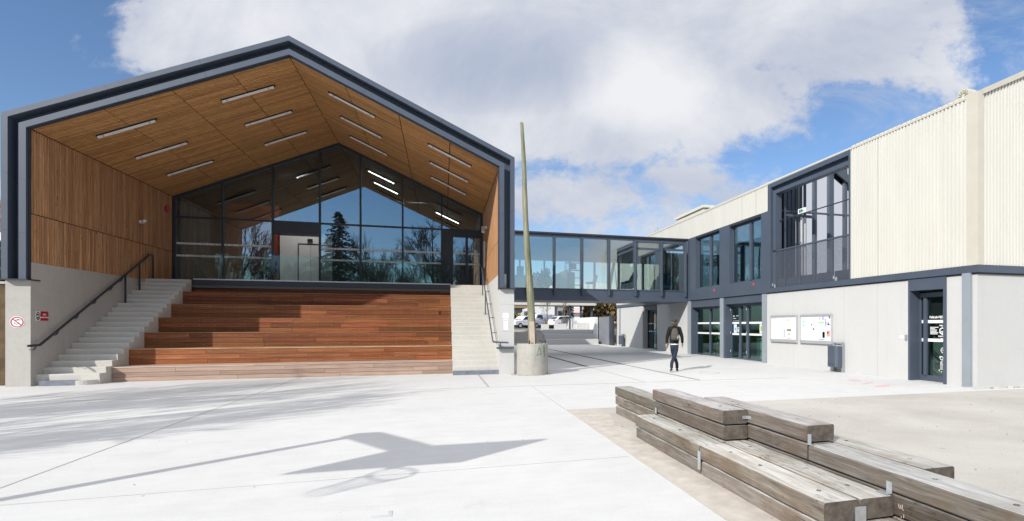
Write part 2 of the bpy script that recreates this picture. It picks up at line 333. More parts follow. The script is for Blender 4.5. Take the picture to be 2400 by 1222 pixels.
M['lit'] = emis('lit_tube', (1, 0.98, 0.94), 14.0)
M['ledred'] = emis('open_sign_led', (1.0, 0.10, 0.10), 1.2)

# ------------------------------------------------------------------ mesh builder
WL = {}
def wloc(o):
    return WL.get(o.name, Vector((0, 0, 0))) if o else Vector((0, 0, 0))
class MB:
    def __init__(s): s.v = []; s.f = []; s.t = []; s.mi = []; s.pr = []
    def add(s, vs, fs, t=1.0, mi=0):
        k = len(s.v); s.pr.append((k, len(s.f))); s.v += [tuple(p) for p in vs]
        for f in fs: s.f.append([i+k for i in f]); s.t.append(t); s.mi.append(mi)
        return s
    def box(s, x0, x1, y0, y1, z0, z1, t=1.0, mi=0, endmi=None):
        x0, x1 = sorted((x0, x1)); y0, y1 = sorted((y0, y1)); z0, z1 = sorted((z0, z1))
        vs = [(x0, y0, z0), (x1, y0, z0), (x1, y1, z0), (x0, y1, z0), (x0, y0, z1), (x1, y0, z1), (x1, y1, z1), (x0, y1, z1)]
        return s.add(vs, [(0, 3, 2, 1), (4, 5, 6, 7), (0, 1, 5, 4), (1, 2, 6, 5), (2, 3, 7, 6), (3, 0, 4, 7)], t, mi)
    def bar(s, a, b, w, h, up=(0, 0, 1), t=1.0, mi=0):
        a, b = Vector(a), Vector(b); dr = (b-a).normalized(); sd = dr.cross(Vector(up)).normalized(); u = sd.cross(dr).normalized()
        vs = []
        for p in (a, b):
            for i, j in ((-1, -1), (1, -1), (1, 1), (-1, 1)): vs.append(p+sd*i*w/2+u*j*h/2)
        return s.add(vs, [(0, 1, 2, 3)[::-1], (4, 5, 6, 7), (0, 1, 5, 4), (1, 2, 6, 5), (2, 3, 7, 6), (3, 0, 4, 7)][0:6], t, mi)
    def prism(s, poly, axis, c0, c1, t=1.0, mi=0):
        # poly in the two other axes; axis 'x': (y,z), 'y': (x,z), 'z': (x,y)
        def P(a, b, c):
            return {'x': (c, a, b), 'y': (a, c, b), 'z': (a, b, c)}[axis]
        k = len(poly); vs = [P(a, b, c0) for a, b in poly]+[P(a, b, c1) for a, b in poly]
        fs = [tuple(range(k)), tuple(range(2*k-1, k-1, -1))]+[(i, i+k, (i+1) % k+k, (i+1) % k) for i in range(k)]
        return s.add(vs, fs, t, mi)
    def tube(s, pts, r, nn=8, t=1.0, mi=0, cap=True):
        pts = [Vector(p) for p in pts]; rs = r if isinstance(r, (list, tuple)) else [r]*len(pts)
        vs = []; fs = []
        for i, p in enumerate(pts):
            dr = (pts[min(i+1, len(pts)-1)]-pts[max(i-1, 0)]).normalized()
            ref = Vector((0, 0, 1)) if abs(dr.z) < 0.9 else Vector((1, 0, 0))
            a = dr.cross(ref).normalized(); b = a.cross(dr).normalized()
            for j in range(nn):
                an = 2*math.pi*j/nn; vs.append(p+a*math.cos(an)*rs[i]+b*math.sin(an)*rs[i])
        for i in range(len(pts)-1):
            for j in range(nn): fs.append((i*nn+j, i*nn+(j+1) % nn, (i+1)*nn+(j+1) % nn, (i+1)*nn+j))
        if cap: fs.append(tuple(range(nn-1, -1, -1))); fs.append(tuple((len(pts)-1)*nn+j for j in range(nn)))
        return s.add(vs, fs, t, mi)
    def lathe(s, prof, cx, cy, nn=24, t=1.0, mi=0):
        vs = []; fs = []
        for r, z in prof:
            for j in range(nn): an = 2*math.pi*j/nn; vs.append((cx+r*math.cos(an), cy+r*math.sin(an), z))
        for i in range(len(prof)-1):
            for j in range(nn): fs.append((i*nn+j, i*nn+(j+1) % nn, (i+1)*nn+(j+1) % nn, (i+1)*nn+j))
        fs.append(tuple(range(nn-1, -1, -1))); fs.append(tuple((len(prof)-1)*nn+j for j in range(nn)))
        return s.add(vs, fs, t, mi)
    def build(s, name, mats, parent=None, smooth=False, bevel=0, recalc=True, local=False):
        off = Vector((0, 0, 0)) if local else wloc(parent)
        me = bpy.data.meshes.new(name); me.from_pydata([(x-off.x, y-off.y, z-off.z) for x, y, z in s.v], [], s.f)
        if not isinstance(mats, (list, tuple)): mats = [mats]
        for mm_ in mats: me.materials.append(M[mm_] if isinstance(mm_, str) else mm_)
        at = me.color_attributes.new('tint', 'FLOAT_COLOR', 'CORNER')
        buf = []
        for p_, tt, mi in zip(me.polygons, s.t, s.mi):
            p_.material_index = mi
            c_ = (tt, tt, tt) if isinstance(tt, (int, float)) else tt
            buf += [c_[0], c_[1], c_[2], 1.0]*p_.loop_total
        at.data.foreach_set('color', buf)
        if recalc:
            bm = bmesh.new(); bm.from_mesh(me); bmesh.ops.recalc_face_normals(bm, faces=bm.faces); bm.to_mesh(me); bm.free()
        if smooth: me.polygons.foreach_set('use_smooth', [True]*len(me.polygons))
        o = bpy.data.objects.new(name, me); COL.objects.link(o)
        if parent: o.parent = parent
        WL[o.name] = off
        if bevel:
            b = o.modifiers.new('bevel', 'BEVEL'); b.width = bevel; b.segments = 2; b.limit_method = 'ANGLE'
        return o
def build_each(mb, name, mats, parent=None, **k):
    pr = mb.pr+[(len(mb.v), len(mb.f))]; res = []
    for (v0, f0), (v1, f1) in zip(pr[:-1], pr[1:]):
        q = MB(); q.v = mb.v[v0:v1]; q.f = [[i-v0 for i in f] for f in mb.f[f0:f1]]; q.t = mb.t[f0:f1]; q.mi = mb.mi[f0:f1]
        res.append(q.build(name, mats, parent, **k))
    return res
def tag(o, label=None, cat=None, group=None, kind=None):
    if label: o['label'] = label
    if cat: o['category'] = cat
    if group: o['group'] = group
    if kind: o['kind'] = kind
    return o
def thing(name, loc, label, cat, group=None, rz=0.0):
    o = bpy.data.objects.new(name, None); COL.objects.link(o); o.location = loc; o.rotation_euler = (0, 0, rz); o.empty_display_size = 0.3
    WL[o.name] = Vector(loc); return tag(o, label, cat, group)
def copy_tree(o, parent=None):
    c = o.copy(); COL.objects.link(c); c.parent = parent; WL[c.name] = Vector(c.location)
    for ch in [x for x in bpy.data.objects if x.parent == o]: copy_tree(ch, c)
    return c
def structure(mb, name, mat, **k): return tag(mb.build(name, mat, **k), kind='structure')
def text(name, s, size, mat, loc, rot, parent=None, depth=0.002, align='LEFT', bold=0.0):
    cu = bpy.data.curves.new(name, 'FONT'); cu.body = s; cu.size = size; cu.extrude = depth; cu.align_x = align; cu.offset = bold; cu.resolution_u = 3
    tmp = bpy.data.objects.new('tmp', cu); COL.objects.link(tmp)
    dg = bpy.context.evaluated_depsgraph_get(); me = bpy.data.meshes.new_from_object(tmp.evaluated_get(dg))
    bpy.data.objects.remove(tmp); bpy.data.curves.remove(cu)
    me.transform(Matrix.Translation(Vector(loc)-wloc(parent)) @ rot.to_matrix().to_4x4()); me.materials.clear(); me.materials.append(M[mat])
    o = bpy.data.objects.new(name, me); COL.objects.link(o); o.parent = parent; WL[o.name] = wloc(parent); return o
from mathutils import Euler
ROT_B = Euler((R(90), 0, R(-90)))      # writing on a wall that faces -X, read along -Y
ROT_A = Euler((R(90), 0, 0))           # writing on a wall that faces -Y
rnd = random.random
def ru(a, b): return a+(b-a)*random.random()

# ================================================================== ground
structure(MB().box(-400, 400, -300, 41.0, -0.3, 0), 'plaza_ground', 'plaza')
structure(MB().box(-400, 400, 41.0, 700, -0.3, -0.004), 'back_ground', 'asphalt')
structure(MB().box(2.15, 60, -40, 9.45, 0.0005, 0.005), 'gravel_ground', 'gravel')
mb = MB(); k = 34
pts = [(2.17, -6)]+[(2.62+0.05*math.sin(i*1.7)+ru(-.03, .03)+0.0*i, -6+i*0.42) for i in range(k)]+[(2.75, 8.6), (2.6, 9.3), (2.17, 9.42)]
mb.prism([(x, y) for x, y in pts], 'z', 0.0056, 0.010)
structure(mb, 'sand_path', 'sand')
def strip(name, a, b, w, mat, z0=0.001, z1=0.004):
    a = Vector((*a, 0)); b = Vector((*b, 0)); dd_ = (b-a).normalized(); p_ = Vector((-dd_.y, dd_.x, 0))*w/2
    mb = MB(); mb.prism([(q.x, q.y) for q in (a-p_, b-p_, b+p_, a+p_)], 'z', z0, z1); return structure(mb, name, mat)
strip('paving_joint', (-60, 13.38), (9.8, 13.42), 0.028, 'joint')
strip('paving_joint', (-4.04, -20), (-4.04, 17.4), 0.018, 'joint', 0.0005, 0.0035)
strip('paving_joint', (2.15, 9.5), (2.15, 13.3), 0.012, 'joint', 0.0007, 0.003)
strip('paving_joint', (3.45, 17.58), (11.71, 23.71), 0.03, 'joint', 0.0009, 0.0045)
strip('paving_joint', (1.05, 16.9), (1.09, 13.45), 0.06, 'joint', 0.0008, 0.0042)
strip('paving_joint', (-40, 5.2), (2.1, 5.9), 0.006, 'joint', 0.0006, 0.0025)
strip('drain_channel', (6.50, 34.0), (6.78, 19.6), 0.13, 'slot', 0.001, 0.006)
strip('drain_channel', (6.78, 19.6), (6.91, 13.5), 0.07, 'slot2', 0.001, 0.0055)
strip('drain_channel', (5.00, 26.5), (5.12, 19.0), 0.14, 'slot', 0.001, 0.0062)
strip('drain_channel', (5.12, 19.0), (5.25, 13.5), 0.03, 'joint', 0.001, 0.0052)
mb = MB()
for i in range(28):
    a0, a1 = 2*math.pi*i/28, 2*math.pi*(i+1)/28
    mb.prism([(8.3+r_*math.cos(a), 15.5+r_*math.sin(a)) for r_, a in ((.33, a0), (.33, a1), (.31, a1), (.31, a0))], 'z', 0.001, 0.0045)
tag(mb.build('manhole_cover', 'joint'), 'round pale manhole ring set in the plaza in front of the glass doors', 'manhole cover')
mb = MB()
mb.prism([(-0.56, 4.60), (-0.40, 4.58), (-0.405, 4.72), (-0.435, 4.72), (-0.43, 4.63), (-0.555, 4.64)], 'z', 0.0008, 0.004)
structure(mb, 'ground_marking', 'mark_grey')
# worn red painting on the plaza
mb = MB()
def disc(mb, x, y, a, b, th, z0=0.0012, z1=0.004, nn=20, wob=0.0):
    pl = [(x+a*math.cos(t)*math.cos(th)-b*math.sin(t)*math.sin(th), y+a*math.cos(t)*math.sin(th)+b*math.sin(t)*math.cos(th)) for t in [2*math.pi*i/nn for i in range(nn)]]
    mb.prism(pl, 'z', z0, z1)
disc(mb, 11.05, 12.25, 0.30, 0.17, 0.75); disc(mb, 10.85, 11.55, 0.42, 0.05, 0.5); disc(mb, 10.75, 10.95, 0.40, 0.11, 0.4)
disc(mb, 10.1, 12.45, 0.32, 0.02, -0.47); disc(mb, 11.35, 10.88, 0.36, 0.022, -0.77)
structure(mb, 'painted_marking', 'mark_red')
strip('painted_marking', (10.92, 12.08), (10.62, 11.75), 0.03, 'mark_grey', 0.0012, 0.0045)

# ================================================================== hall
X0, X1, YF = -10.47, 2.15, 16.80        # outer faces, front of the side walls
XL, XR, XM, YG, DECK = -9.97, 1.69, -4.15, 24.11, 3.17
hall = thing('hall_building', (XM, YF, 0), 'open fronted gabled hall with dark grey steel frame and larch lined ceiling over wooden seating', 'building')
mb = MB()
mb.box(X0, XL, YF, 34, 0, 2.67); mb.box(XL-0.22, XL, YF+0.02, YG+.2, 2.67, 3.13)
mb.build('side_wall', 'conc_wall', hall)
mb = MB()
mb.box(XR, X1, YF, 34, 0, 2.67); mb.box(XR, XR+0.22, YF+0.02, YG+.2, 2.67, 3.15)
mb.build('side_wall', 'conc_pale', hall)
# outer shell
OUT = [(X0, 2.69), (X0, 6.79), (XM, 9.65), (X1, 6.79), (X1, 2.69)]
def inset(pl, dd_):
    res = []
    segs = []
    for a, b in zip(pl[:-1], pl[1:]):
        a, b = Vector(a), Vector(b); t_ = (b-a).normalized(); nn_ = Vector((t_.y, -t_.x)); segs.append((a+nn_*dd_, b+nn_*dd_, t_))
    res.append(segs[0][0])
    for s1, s2 in zip(segs[:-1], segs[1:]):
        den = s1[2].x*s2[2].y-s1[2].y*s2[2].x; w_ = s2[0]-s1[0]; k_ = (w_.x*s2[2].y-w_.y*s2[2].x)/den
        res.append(s1[0]+s1[2]*k_)
    res.append(segs[-1][1]); return [(q.x, q.y) for q in res]
def band(mb, o0, o1, y0, y1):
    a = inset(OUT, o0); b = inset(OUT, o1)
    for i in range(4):
        mb.prism([a[i], a[i+1], b[i+1], b[i]], 'y', y0, y1)
def weld(o):
    bm = bmesh.new(); bm.from_mesh(o.data); bmesh.ops.remove_doubles(bm, verts=bm.verts, dist=0.0004)
    dup = {}
    for f in bm.faces: dup.setdefault(tuple(sorted(v.index for v in f.verts)), []).append(f)
    bmesh.ops.delete(bm, geom=[f for l in dup.values() if len(l) > 1 for f in l], context='FACES_ONLY')
    bmesh.ops.recalc_face_normals(bm, faces=bm.faces); bm.to_mesh(o.data); bm.free(); return o
for (o0, o1, y0, y1, mt) in ((0.0, 0.13, YF-0.14, YF+0.9, 'steel'), (0.13, 0.32, YF+0.16, YF+0.30, 'steel'), (0.32, 0.465, YF-0.10, YF-0.03, 'steel')):
    mb = MB(); band(mb, o0, o1, y0, y1); weld(mb.build('steel_frame', mt, hall))
mb = MB(); band(mb, 0.462, 0.50, YF-0.03, YF+0.02); weld(mb.build('frame_lip', 'steel_d', hall))
a_ = inset(OUT, 0.322); b_ = inset(OUT, 0.463); c_ = inset(OUT, 0.002); d_ = inset(OUT, 0.128); mb = MB()
for i_, q_ in ((0, .3), (0, .65), (1, .33), (1, .66), (2, .33), (2, .66), (3, .4)):
    for (p0, p1, yy) in ((a_, b_, YF-.1015), (c_, d_, YF-.1415)):
        P0 = Vector(p0[i_]).lerp(Vector(p0[i_+1]), q_); P1 = Vector(p1[i_]).lerp(Vector(p1[i_+1]), q_); t_ = (Vector(p0[i_+1])-Vector(p0[i_])).normalized()*.004
        mb.prism([tuple(P0-t_), tuple(P0+t_), tuple(P1+t_), tuple(P1-t_)], 'y', yy, yy+.004)
build_each(mb, 'flashing_seam', 'steel_d', hall)
mb = MB(); band(mb, 0.0, 0.10, YF+0.9, 34); weld(mb.build('roof', 'steel', hall))
mb = MB(); mb.box(X0-0.01, XL+0.03, YF-0.16, YF+0.3, 2.67, 2.695); mb.box(XR-0.02, X1+0.05, YF-0.16, YF+0.3, 2.675, 2.70); build_each(mb, 'base_plate', 'steel_d', hall)
# ceiling battens (each face of each slope a set of boards), wall battens
SP, RG = 6.48, 9.09
def soff(x):
    return SP+(RG-SP)*((x-XL)/(XM-XL) if x < XM else (XR-x)/(XR-XM))
pan = [XL, -8.47, -6.97, -5.57, XM]
def ceiling(pp, name):
    mb = MB(); bk = MB()
    for i in range(len(pp)-1):
        a, b = pp[i], pp[i+1]; g = 0.012
        y = YF+0.03
        while y < YG-0.03:
            t_ = ru(0.78, 1.14); w_ = 0.055
            if rnd() < 0.12: t_ *= 0.8
            tt = (t_, t_*ru(0.93, 1.0), t_*ru(0.88, 1.0))
            xa, xb = a+g, b-g
            za, zb = soff(xa), soff(xb)
            mb.add([(xa, y, za), (xb, y, zb), (xb, y+w_, zb), (xa, y+w_, za), (xa, y, za+0.03), (xb, y, zb+0.03), (xb, y+w_, zb+0.03), (xa, y+w_, za+0.03)],
                   [(0, 3, 2, 1), (4, 5, 6, 7), (0, 1, 5, 4), (1, 2, 6, 5), (2, 3, 7, 6), (3, 0, 4, 7)], tt)
            y += 0.088
    a, b = pp[0], pp[-1]
    bk.add([(a, YF+.02, soff(a)+.04), (b, YF+.02, soff(b)+.04), (b, 34, soff(b)+.04), (a, 34, soff(a)+.04), (a, YF+.02, soff(a)+.1), (b, YF+.02, soff(b)+.1), (b, 34, soff(b)+.1), (a, 34, soff(a)+.1)],
           [(0, 3, 2, 1), (4, 5, 6, 7), (0, 1, 5, 4), (1, 2, 6, 5), (2, 3, 7, 6), (3, 0, 4, 7)])
    o = mb.build('ceiling_cladding', 'batten_x', hall, recalc=False); bk.build('ceiling_backing', 'groove', o)
ceiling(pan, 'l'); ceiling([XM, -2.72, -1.27, 0.20, XR], 'r')
def wallbat(x, s, zlist):
    mb = MB(); bk = MB()
    for z0, z1 in zlist:
        y = YF+0.03
        while y < YG-0.02:
            t_ = ru(0.72, 1.12); tt = (t_, t_*ru(0.94, 1.0), t_*ru(0.88, 1.0))
            mb.box(x, x-s*0.03, y, y+0.070, z0, z1, tt); y += 0.0935
    bk.box(x-s*0.03, x-s*0.06, YF+0.02, YG, zlist[0][0], zlist[-1][1]+0.08)
    o = mb.build('wall_cladding', 'batten_z', hall, recalc=False); bk.build('wall_backing', 'groove', o)
mb = MB()
for y in (17.45, 20.0, 22.6): mb.box(XL-0.005, XL+0.0015, y-0.006, y+0.006, 0.3, 3.12)
build_each(mb, 'wall_joint', 'conc_old', hall)
mb = MB()
for z in (1.35, 2.2): mb.box(X0+.02, XL-.02, YF-0.0015, YF+.005, z-.004, z+.004); mb.box(XR+.02, X1-.02, YF-0.0015, YF+.005, z-.004, z+.004)
build_each(mb, 'wall_joint', 'conc_old', hall)
wallbat(XL, 1, [(3.135, 4.345), (4.37, 6.47)]); wallbat(XR, -1, [(3.155, 4.235), (4.26, 6.47)])
# deck and interior
mb = MB(); mb.box(XL, XR, 22.36, 34, 2.90, DECK-0.004); mb.build('floor_slab', 'dfloor', hall)
mb = MB(); mb.box(XL, XR, 22.30, 22.36, DECK-0.17, DECK+0.004); mb.build('deck_edge', 'steel_d', hall)
mb = MB(); mb.box(XL, XR, 33.6, 33.9, DECK, 9.3); mb.box(XL, XL+0.1, YG+0.4, 33.6, DECK, 6.6); mb.box(XR-0.1, XR, YG+0.4, 33.6, DECK, 6.6); build_each(mb, 'interior_wall', 'interior', hall)
mb = MB(); mb.box(-9.2, -7.12, 27.0, 27.12, DECK, 6.9); mb.box(-8.9, -8.8, 27.12, 31, DECK, 6.9); mb.build('interior_wall', 'redwall', hall)
mb = MB(); mb.box(-7.75, -7.12, 26.93, 26.99, 3.9, 4.75, mi=0); mb.box(-7.75, -7.62, 26.925, 26.93, 3.9, 4.75, mi=1)
mb.lathe([(0.01, 0), (0.02, 0)], 0, 0, 6) if False else None
mb.build('wall_picture', ['p_navy', 'p_yellow'], hall)
# glass wall: mullions, transom, panes
mull = [XL+0.06, -8.30, -6.57, -4.86, -3.32, -1.66, -0.06, XR-0.06]
mb = MB()
for i, x in enumerate(mull):
    w_ = 0.035 if i not in (0, 7) else 0.06
    z0 = DECK
    mb.box(x-w_, x+w_, YG-0.07, YG+0.08, z0, soff(x)-0.02)
pk = [(XL, soff(XL)), (XM, soff(XM)), (XR, soff(XR)), (XR, soff(XR)-0.13), (XM, soff(XM)-0.13), (XL, soff(XL)-0.13)]
mb.prism([pk[0], pk[1], pk[4], pk[5]], 'y', YG-0.065, YG+0.05); mb.prism([pk[1], pk[2], pk[3], pk[4]], 'y', YG-0.064, YG+0.051)
for a, b in zip(mull[:-1], mull[1:]): mb.box(a+0.03, b-0.03, YG-0.05, YG+0.05, 5.68, 5.75); 
for a, b in zip(mull[:-1], mull[1:]):
    if a != -6.57: mb.box(a+0.03, b-0.03, YG-0.05, YG+0.05, DECK, DECK+0.10)
mb.box(-6.54, -4.89, YG-0.055, YG+0.6, 5.25, 5.68)                         # sliding door head
mb.box(-0.03, 0.42, YG-0.055, YG+0.05, DECK+0.1, 5.68); mb.box(0.42, XR-0.12, YG-0.056, YG+0.052, 5.40, 5.68)
mb.box(0.95, 1.05, YG-0.057, YG+0.054, DECK+0.1, 5.40)
cw = mb.build('curtain_wall_frame', 'steel_d', hall)
def pane(x0, x1, za, zb0, zb1=None, y=YG, mat='glass_hall', par=None, name='glass_pane'):
    zb1 = zb0 if zb1 is None else zb1
    mb = MB(); mb.prism([(x0, za), (x1, za), (x1, zb1), (x0, zb0)], 'y', y-0.006, y+0.006); return mb.build(name, mat, par or cw)
for a, b in zip(mull[:-1], mull[1:]):
    xa, xb = a+0.035, b-0.035
    if a < XM < b:
        mb = MB(); mb.prism([(xa, 5.75), (xb, 5.75), (xb, soff(xb)-0.13), (XM, soff(XM)-0.13), (xa, soff(xa)-0.13)], 'y', YG-0.006, YG+0.006); mb.build('glass_pane', 'glass_hall', cw)
    else: pane(xa, xb, 5.75, soff(xa)-0.13, soff(xb)-0.13)
    if a == -6.57: continue
    if a == -0.06: pane(0.42, 0.95, DECK+.1, 5.40); pane(1.05, XR-0.12, DECK+.1, 5.40); continue
    pane(xa, xb, DECK+0.10, 5.68)
for z in (4.66, 4.19):
    mb = MB()
    for a, b in zip(mull[:-1], mull[1:]):
        if a == -6.57: continue
        if a == -0.06: a = 0.40
        mb.box(a+0.04, b-0.04, YG-0.012, YG-0.009, z, z+0.075)
    build_each(mb, 'glass_marking', 'film', hall)
# lift inside the open entrance
lift = thing('lift_shaft', (-5.9, 27.2, DECK), 'pale metal lift front with two sliding leaves behind the open entrance', 'lift')
mb = MB(); mb.box(-7.05, -5.22, 26.9, 28.6, DECK, 5.72); mb.build('shaft', 'render_w', lift)
mb = MB(); mb.box(-6.28, -5.80, 26.87, 26.9, DECK, 5.20); mb.box(-5.79, -5.32, 26.87, 26.9, DECK, 5.20); mb.build('sliding_door', 'render_w', lift)
mb = MB(); mb.box(-6.30, -5.30, 26.862, 26.898, 5.20, 5.25); mb.box(-5.797, -5.793, 26.865, 26.899, DECK, 5.2); mb.box(-5.93, -5.72, 26.86, 26.89, 5.33, 5.47); mb.box(-6.32, -6.29, 26.864, 26.9, DECK, 5.25); mb.build('door_track', 'black', lift)
# the lit fittings of the foyer
for (x, y) in ((-5.7, 25.6), (-1.5, 27.5)):
    ll = bpy.data.lights.new('foyer_light', 'AREA'); ll.energy = 70; ll.size = 1.3; ll.size_y = 0.08; ll.shape = 'RECTANGLE'; ll.color = (1, .97, .92)
    lo_ = bpy.data.objects.new('foyer_light', ll); lo_.location = (x, y, soff(x)-0.35); lo_.rotation_euler = (R(25) if x < -5 else 0, 0, 0); COL.objects.link(lo_); lo_.parent = hall; lo_.location = Vector(lo_.location)-wloc(hall)
# interior lit tubes
mb = MB()
def slopebox(mb, xa, xb, y, drop, w_, h_):
    za, zb = soff(xa)-drop, soff(xb)-drop
    mb.bar((xa, y, za), (xb, y, zb), w_, h_)
for y in (26.2, 28.2):
    for xa, xb in ((-3.37, -2.08),)+(((-0.45, 0.87),) if y > 27 else ()): slopebox(mb, xa+.1, xb-.1, y, 0.12, 0.03, 0.03)
build_each(mb, 'lit_tube', 'lit', hall)
mb = MB()
for y in (26.2, 28.2, 30.2):
    for xa, xb in ((-9.2, -7.86), (-6.22, -4.88)): slopebox(mb, xa, xb, y, 0.12, 0.08, 0.05)
build_each(mb, 'tube_light', 'alu', hall)
# ceiling lights: 12 fittings
rows = {18.0: 'front', 19.93: 'middle', 21.9: 'rear'}
slopes = [(-9.2, -7.86, 'outer left'), (-6.22, -4.88, 'inner left'), (-3.37, -2.08, 'inner right'), (-0.45, 0.87, 'outer right')]
for y, rn in rows.items():
    for xa, xb, sn in slopes:
        zc = (soff(xa)+soff(xb))/2
        t = thing('ceiling_light', ((xa+xb)/2, y, zc), f'slim tube light on the timber ceiling, {rn} fitting of the {sn} column of three', 'ceiling light', 'tube lights under the hall ceiling')
        mb = MB(); slopebox(mb, xa, xb, y, 0.075, 0.055, 0.045); mb.build('diffuser', 'white', t)
        mb = MB(); slopebox(mb, xa-0.03, xb+0.03, y, 0.035, 0.085, 0.025)
        mb.build('mounting_rail', 'black', t)
        for q in (0.1, 0.9):
            mb = MB(); x = xa+(xb-xa)*q; slopebox(mb, x-0.015, x+0.015, y, 0.078, 0.07, 0.055); mb.build('clip', 'alu', t)
# glass balustrade on the deck edge
bal = thing('glass_balustrade', (-4.2, 22.42, DECK), 'clear frameless glass balustrade along the platform above the wooden seating', 'balustrade')
mb = MB(); mb.box(-8.62, 0.30, 22.34, 22.50, DECK+0.004, DECK+0.05); mb.build('base_rail', 'alu', bal)
xs = [-8.60, -7.12, -5.33, -3.92, -2.50, -1.10, 0.28]
for a, b in zip(xs[:-1], xs[1:]):
    mb = MB(); mb.box(a+0.008, b-0.008, 22.413, 22.428, DECK+0.05, DECK+0.98); mb.build('glass_panel', 'glass_balus', bal)
# ---------------- stairs
def stairs(name, xa, xb, label, ymax=22.3):
    o = thing(name, ((xa+xb)/2, 17.0, 0), label, 'staircase')
    prof = [(22.30, 0.0)]
    pts = []
    for i in range(20):
        y = 17.0+0.27*i; z = 0.28+0.152*i
        pts.append((y+0.022, z-0.152 if i else 0.0)); pts.append((y, z-0.02)); pts.append((y+0.006, z))
    pts.append((22.30, 3.168)); pts.append((22.30, 0.0))
    mb = MB()
    # build as strips so that the long profile stays convex per piece
    for i in range(20):
        y = 17.0+0.27*i; z = 0.28+0.152*i; zl = 0.0 if i == 0 else z-0.152
        mb.prism([(y+0.020, zl), (y, z-0.012), (y+0.010, z), (22.30, z), (22.30, zl)], 'x', xa, xb, ru(0.95, 1.04))
    mb.build('step_flight', 'conc_step', o)
    return o
ls = stairs('concrete_stairs', XL, -8.655, 'shaded concrete stairs with twenty steps climbing beside the left timber wall')
mb = MB(); mb.box(XL+0.18, -9.05, 16.78, 17.0, 0, 0.125); mb.build('starting_step', 'conc_blue', ls)
mb = MB(); q = [(-9.05, 16.78)]+[(-9.05+0.39*math.sin(a), 17.17-0.39*math.cos(a)) for a in [i*math.pi/16 for i in range(9)]]+[(-8.66, 17.55), (-9.05, 17.55)]
mb.prism(q, 'z', 0, 0.122); mb.build('starting_step', 'conc_step', ls)
rs_ = stairs('concrete_stairs', 0.285, XR, 'sunlit pale concrete stairs between the wooden seating and the right hall wall')
mb = MB(); mb.box(0.285, XR, 16.92, 17.02, 0, 0.13); mb.build('starting_step', 'conc_blue', rs_)
# ---------------- wooden seating
seat = thing('bleacher_seating', (-4.2, 17.53, 0), 'broad stepped reddish hardwood seating tiers filling the hall front', 'seating')
XA, XB_ = -8.65, 0.28
for kx in range(7):
    yk = 17.53+0.82*kx; z1 = min(0.40+0.4617*kx, DECK-0.17) if kx == 6 else 0.40+0.4617*kx; z0 = 0.0 if kx == 0 else 0.40+0.4617*(kx-1)
    mat = 'deckgrey' if kx == 0 else 'deckwood'
    mb = MB(); nb = 3 if kx < 6 else 2
    hh = (z1-z0-0.03)/nb
    for b_ in range(nb):
        za = z0+hh*b_; x = XA
        joints = sorted([XA]+[XA+ru(1.0, 3.2)+q_*2.7 for q_ in range(3)]+[XB_])
        if b_ == nb//2: joints = sorted(joints+[XB_-0.42])
        for a, b in zip(joints[:-1], joints[1:]):
            if b-a < 0.05: continue
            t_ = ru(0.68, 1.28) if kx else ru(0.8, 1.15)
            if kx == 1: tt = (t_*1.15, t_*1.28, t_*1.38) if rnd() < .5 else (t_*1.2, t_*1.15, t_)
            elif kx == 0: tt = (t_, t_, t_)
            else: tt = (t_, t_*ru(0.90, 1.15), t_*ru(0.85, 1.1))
            mb.box(a+0.003, b-0.003, yk, yk+0.025, za+0.004, za+hh-0.004, tt)
    # nosing + tread boards
    if kx < 6:
        for r_ in range(6):
            ya = yk-0.008+r_*0.138; x = XA
            joints = sorted([XA, XB_, XA+ru(2, 4), XA+ru(5, 7)])
            for a, b in zip(joints[:-1], joints[1:]):
                t_ = ru(0.8, 1.2)
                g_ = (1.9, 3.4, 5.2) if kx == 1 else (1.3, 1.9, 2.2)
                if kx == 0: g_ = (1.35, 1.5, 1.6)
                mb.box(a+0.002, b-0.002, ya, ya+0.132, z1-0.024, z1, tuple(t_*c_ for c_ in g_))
        kk = MB(); kk.box(XA+0.01, XB_-0.005, yk+0.026, yk+0.9, z0+0.001, z1-0.026)
    else:
        kk = MB(); kk.box(XA+0.01, XB_-0.005, yk+0.026, yk+0.10, z0+0.001, z1)
    o = mb.build('seat_row', mat, seat, recalc=False); kk.build('row_backing', 'groove', o)
    if True:
        sc_ = MB(); x = XA+0.25
        while x < XB_ and kx > 0:
            for b_ in range(nb):
                sc_.box(x-0.005, x+0.005, yk-0.003, yk+0.001, z0+hh*(b_+.5)-0.005, z0+hh*(b_+.5)+0.005)
            x += 0.43
        if sc_.v: sc_.build('screws', 'alu', o)
# ---------------- handrails
def sl_z(y): return 1.05+(y-16.95)*0.5615
rail = thing('handrail', (-9.86, 17, 0), 'black metal handrail rising beside the left stairs', 'handrail')
mb = MB(); x = -9.86
P_ = [(x, 16.52, 1.03), (x, 16.93, 1.04)]+[(x, y, sl_z(y)) for y in (17.4, 19, 21, 22.05)]+[(x, 22.12, 4.0), (x, 22.42, 4.02)]
for a, b in zip(P_[:-1], P_[1:]): mb.bar(a, b, 0.028, 0.055)
mb.build('top_rail', 'steel_d', rail)
for y in (20.72, 21.55):
    mb = MB(); zt = 0.28+0.152*round((y-17)/0.27-0.5); mb.box(x-0.02, x+0.02, y-0.02, y+0.02, zt, sl_z(y)); mb.box(x-0.07, x+0.07, y-0.05, y+0.05, zt, zt+0.01); mb.build('post', 'steel_d', rail)
mb = MB(); mb.box(x-0.02, x+0.02, 22.40, 22.44, DECK+0.005, 4.03); mb.build('post', 'steel_d', rail)
mb = MB()
